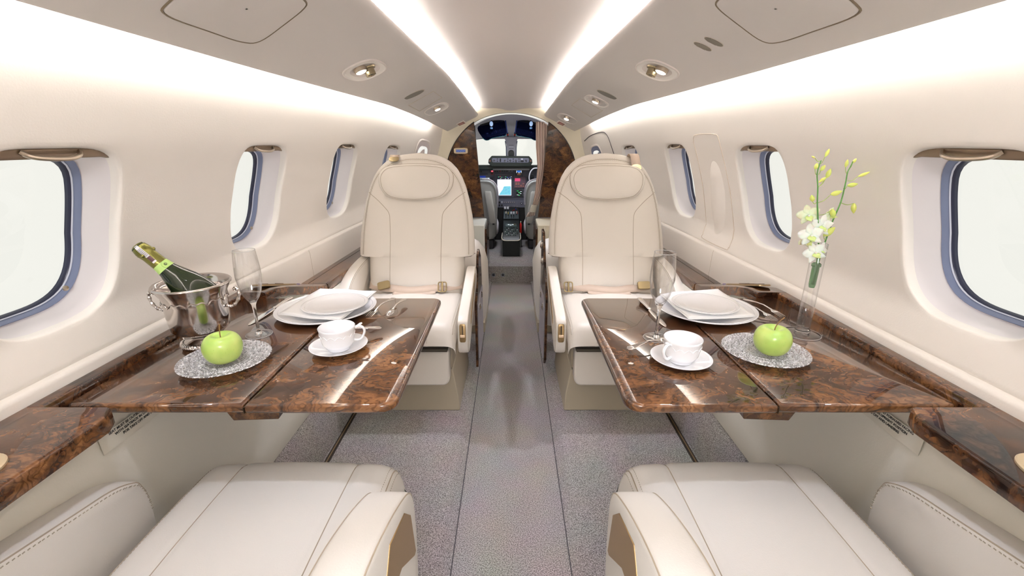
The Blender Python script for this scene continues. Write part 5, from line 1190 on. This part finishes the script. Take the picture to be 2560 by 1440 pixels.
# curtain gathered at the right of the opening
t = thing('curtain', 'taupe pleated curtain tied back on the right of the cockpit opening', 'curtain', (.25, 3.86, 1.27))
def crow(z):
    f = (1.275 - z) / .65
    c = interp(f, [(0, .250), (.5, .262), (.8, .235), (1, .197)]); h_ = interp(f, [(0, .052), (.25, .055), (.5, .045), (.8, .034), (1, .020)]); return c, h_
def crow_pts(z, c, h_, amp):
    return [(c + h_ * u - .25, -.02 + amp * math.cos(u * 15 + .4 * math.sin(z * 9)) , z - 1.27) for u in [-1 + 2 * j / 60 for j in range(61)]]
G = []
for i in range(25):
    z = 1.305 - .67 * i / 24; c, h_ = crow(z); 
    pts = crow_pts(z, c, h_, .012 * (1 - .4 * i / 24))
    if i < 4: pts = [(x, y, min(zz, (AC + math.sqrt(max(0, (.525) ** 2 - (x + .25) ** 2)) - 1.27) - .004)) for x, y, zz in pts]
    G.append(pts)
MB().grid(G).build('cloth', CURT, t, solid=.002, angle=180, recalc=False)
G = [crow_pts(z, .197 - .012 * i, .024 + .0 * i, .008) for i, z in enumerate((.64, .61, .58))]
MB().rings([[(c_ + .026 * k_ * math.cos(a) - .25, -.02 + .022 * math.sin(a), z - 1.27) for a in [2 * PI * i / 28 for i in range(28)]] for z, c_, k_ in ((.645, .196, .95), (.64, .195, 1), (.60, .184, 1.12), (.585, .180, 1.15))]).build('tie_band', mat('tie_band', (176, 172, 160), .7), t)
G = [[(.176 + h_ * u - .25 - .006 * i, -.02 + .010 * math.cos(u * 20), z - 1.27 + .006 * u) for u in [-1 + 2 * j / 40 for j in range(41)]] for i, (z, h_) in enumerate(((.588, .028), (.57, .033), (.548, .038)))]
MB().grid(G).build('flared_hem', CURT, t, solid=.002, angle=180, recalc=False)
t = thing('grab_rail', 'thin black post at the left edge of the cockpit opening', 'post', (-.288, 3.8, 1.2))
MB().tube([(0, 0, .075), (0.001, 0, .04), (.003, 0, -.02)], [.006, .005, .003], 8).build('post', BLACK, t)

# ------------------------------------------------------------ overhead panel fittings
def bframe(sg, X, Y):
    o = bsurf(sg, X, Y); n = Vector((-sg * .385, 0, -.92)).normalized()
    a = (bsurf(sg, X, Y + .02) - bsurf(sg, X, Y - .02)).normalized(); b = n.cross(a)
    return Matrix((a, b, n)).transposed().to_4x4(), o
HOLE = mat('recess_glow_white', (254, 252, 248), .4)  # near-white colour stands in for the lamp's glow in the dish
def reading_light(sg, X, Y, sy, sx, label, nozzle=True, shiftx=0):
    M, o = bframe(sg, X, Y); t = thing('reading_light', label, 'ceiling light', o); t['group'] = 'recessed reading lights with white bezels'
    # bezel outline: rounded lozenge, long axis across the panel
    def out(k_, z): return [M @ Vector((a * sy * k_, b * sx * k_, z)) for a, b in sellipse(1, 1, 2.6, 48)]
    MB().rings([out(1.06, -.001), out(1.05, .004), out(.99, .005), out(.95, .001)]).build('bezel', TRIMW, t, angle=60)
    MB().rings([out(.985, .0052), out(.96, .0022), out(.90, .0016), out(.6, .0006), out(.05, .0004)], caps=False).build('dish', HOLE, t, angle=80)
    inb = -sg
    lp = M @ Vector((-sy * (.50 if nozzle else .30), inb * sx * (-.02 if nozzle else .12), .006))
    MB().lathe([(.0001, .012), (.016, .0118), (.0195, .008), (.020, -.006)], lp, 28, M).build('lens', LAMP, t)
    MB().lathe([(.0198, .0095), (.0225, .0090), (.0235, -.006)], lp, 28, M).build('lens_ring', BRUSH, t)
    if nozzle:
        p = M @ Vector((-sy * .16, inb * sx * .26, .004))
        MB().lathe([(.0001, .020), (.014, .020), (.0165, .025), (.0185, .0245), (.0195, .004), (.026, .003), (.028, -.002)], p, 32, M).build('air_nozzle', mat('nozzle_nickel', (150, 138, 112), .25, .9), t)
        MB().lathe([(.0001, .0215), (.0138, .0210)], p, 24, M).build('nozzle_bore', BLACK, t)
    return t
reading_light(-1, .548, 1.83, .122, .068, 'large recessed reading light with air nozzle in the left overhead panel')
reading_light(1, .548, 1.835, .122, .068, 'large recessed reading light with air nozzle in the right overhead panel')
reading_light(-1, .562, 3.22, .100, .080, 'smaller recessed reading light ahead of the grey oval grille, left overhead panel', False)
reading_light(1, .556, 2.92, .102, .072, 'middle recessed reading light beside the grey oval grille, right overhead panel', False)
reading_light(1, .536, 3.60, .075, .078, 'farthest recessed reading light next to the red sign, right overhead panel', False)
reading_light(-1, .548, .62, .040, .060, 'recessed reading light over the near edge of the left table, above the frame')
reading_light(1, .548, .62, .040, .060, 'recessed reading light over the near edge of the right table, above the frame')
GR2 = mat('grey_mesh', (126, 124, 116), .6)
def oval(name, sg, X, Y, ry, rx, label, cat, m, slats=False):
    M, o = bframe(sg, X, Y); t = thing(name, label, cat, o)
    MB().rings([[M @ Vector((a * k_, b * k_, z)) for a, b in sellipse(ry, rx, 2, 40)] for k_, z in ((1.08, -.001), (1.06, .0012), (1.0, .0014), (.98, .0008))]).build('bezel', mat('oval_rim', (196, 188, 176), .4), t)
    MB().rings([[M @ Vector((a * k_, b * k_, z)) for a, b in sellipse(ry, rx, 2, 40)] for k_, z in ((.99, .0012), (.5, .0016), (.02, .0016))], caps=False).build('mesh_insert', m, t)
    if slats:
        for i in range(9):
            u = -.85 + 1.7 * i / 8; l_ = rx * math.sqrt(1 - u * u); MB().tube([M @ Vector((u * ry, -l_, .0022)), M @ Vector((u * ry, l_, .0022))], .0005, 5).build('slat', mat('slat_beige', (170, 164, 150), .5), t)
oval('speaker_grille', -1, .560, 2.645, .046, .060, 'grey oval speaker grille in the left overhead panel', 'speaker', GR2)
oval('speaker_grille', 1, .557, 2.66, .046, .060, 'grey oval speaker grille in the right overhead panel', 'speaker', GR2)
oval('air_grille', 1, .5385, 1.412, .016, .027, 'lower left of two small dark oval grilles, right overhead panel', 'vent', BLACK, True)
oval('air_grille', 1, .5405, 1.345, .016, .027, 'upper right of two small dark oval grilles, right overhead panel', 'vent', BLACK, True)
for sg in (-1, 1):
    nm = 'left' if sg < 0 else 'right'
    M, o = bframe(sg, .536, 3.795 - .03)
    t = thing('cabin_sign', 'small dark red lighted sign at the front end of the %s overhead panel' % nm, 'sign', o)
    MB().rings([[M @ Vector((a * k_, b * k_, z)) for a, b in ((-.04, -.034), (.04, -.034), (.04, .034), (-.04, .034))] for k_, z in ((1.0, -.001), (1.0, .003), (.86, .004))]).build('sign_frame', TRIMW, t, smooth=False)
    MB().rings([[M @ Vector((a * k_, b * k_, z)) for a, b in ((-.032, -.026), (.032, -.026), (.032, .026), (-.032, .026))] for k_, z in ((1.0, .0035), (1, .0052))]).build('sign_face', REDSIGN, t, smooth=False)
    PK = mat('sign_pink', (200, 150, 146), .4)
    MB().tube([M @ Vector((.013 * math.cos(a), .013 * math.sin(a), .0056)) for a in [2 * PI * i / 20 for i in range(20)]], .0012, 5, loop=True).build('symbol_ring', PK, t)
    MB().tube([M @ Vector((-.010, -.010, .0056)), M @ Vector((.010, .010, .0056))], .0012, 5).build('symbol_bar', PK, t)
    # oxygen mask hatch outline
    pts = [(.642, 2.811), (.647, 3.08), (.471, 3.02), (.474, 2.772)] if sg < 0 else [(.642, 3.07), (.647, 3.34), (.471, 3.29), (.474, 3.04)]
    t = thing('mask_hatch', 'rectangular hatch outline in the %s overhead panel before the reading light' % nm, 'hatch')
    L_ = []
    for i in range(4):
        a, b = pts[i], pts[(i + 1) % 4]
        for j in range(6): L_.append(bsurf(sg, a[0] + (b[0] - a[0]) * j / 6, a[1] + (b[1] - a[1]) * j / 6, .0006))
    MB().tube(L_, .0011, 5, loop=True).build('hatch_gap', mat('hatch_gap', (196, 184, 164), .6), t)
    # big access panel close to the camera
    t = thing('access_panel', 'large rounded access panel in the near part of the %s overhead panel' % nm, 'hatch')
    cc = ((.605, .885), (.610, 1.20), (.455, 1.145), (.455, .93))
    P = [Vector((a, b, 0)) for a, b in ((.600, .90), (.625, .93), (.626, 1.05), (.622, 1.165), (.600, 1.205), (.53, 1.185), (.465, 1.155), (.448, 1.12), (.448, 1.02), (.450, .93), (.465, .90), (.53, .888))]
    P = smoothpath(P, 5, True); 
    MB().tube([bsurf(sg, p.x, p.y, .0004) for p in P], .0021, 6, loop=True).build('panel_gap', mat('shadow_gap', (120, 108, 88), .7), t)
    cc = sum(P, Vector()) / len(P)
    MB().rings([[bsurf(sg, cc.x + (p.x - cc.x) * k_, cc.y + (p.y - cc.y) * k_, z) for p in P] for k_, z in ((.985, -.002), (.982, .0015), (.965, .0028), (.5, .0032), (.02, .0032))], caps=False).build('panel_cover', BINM, t, angle=60)
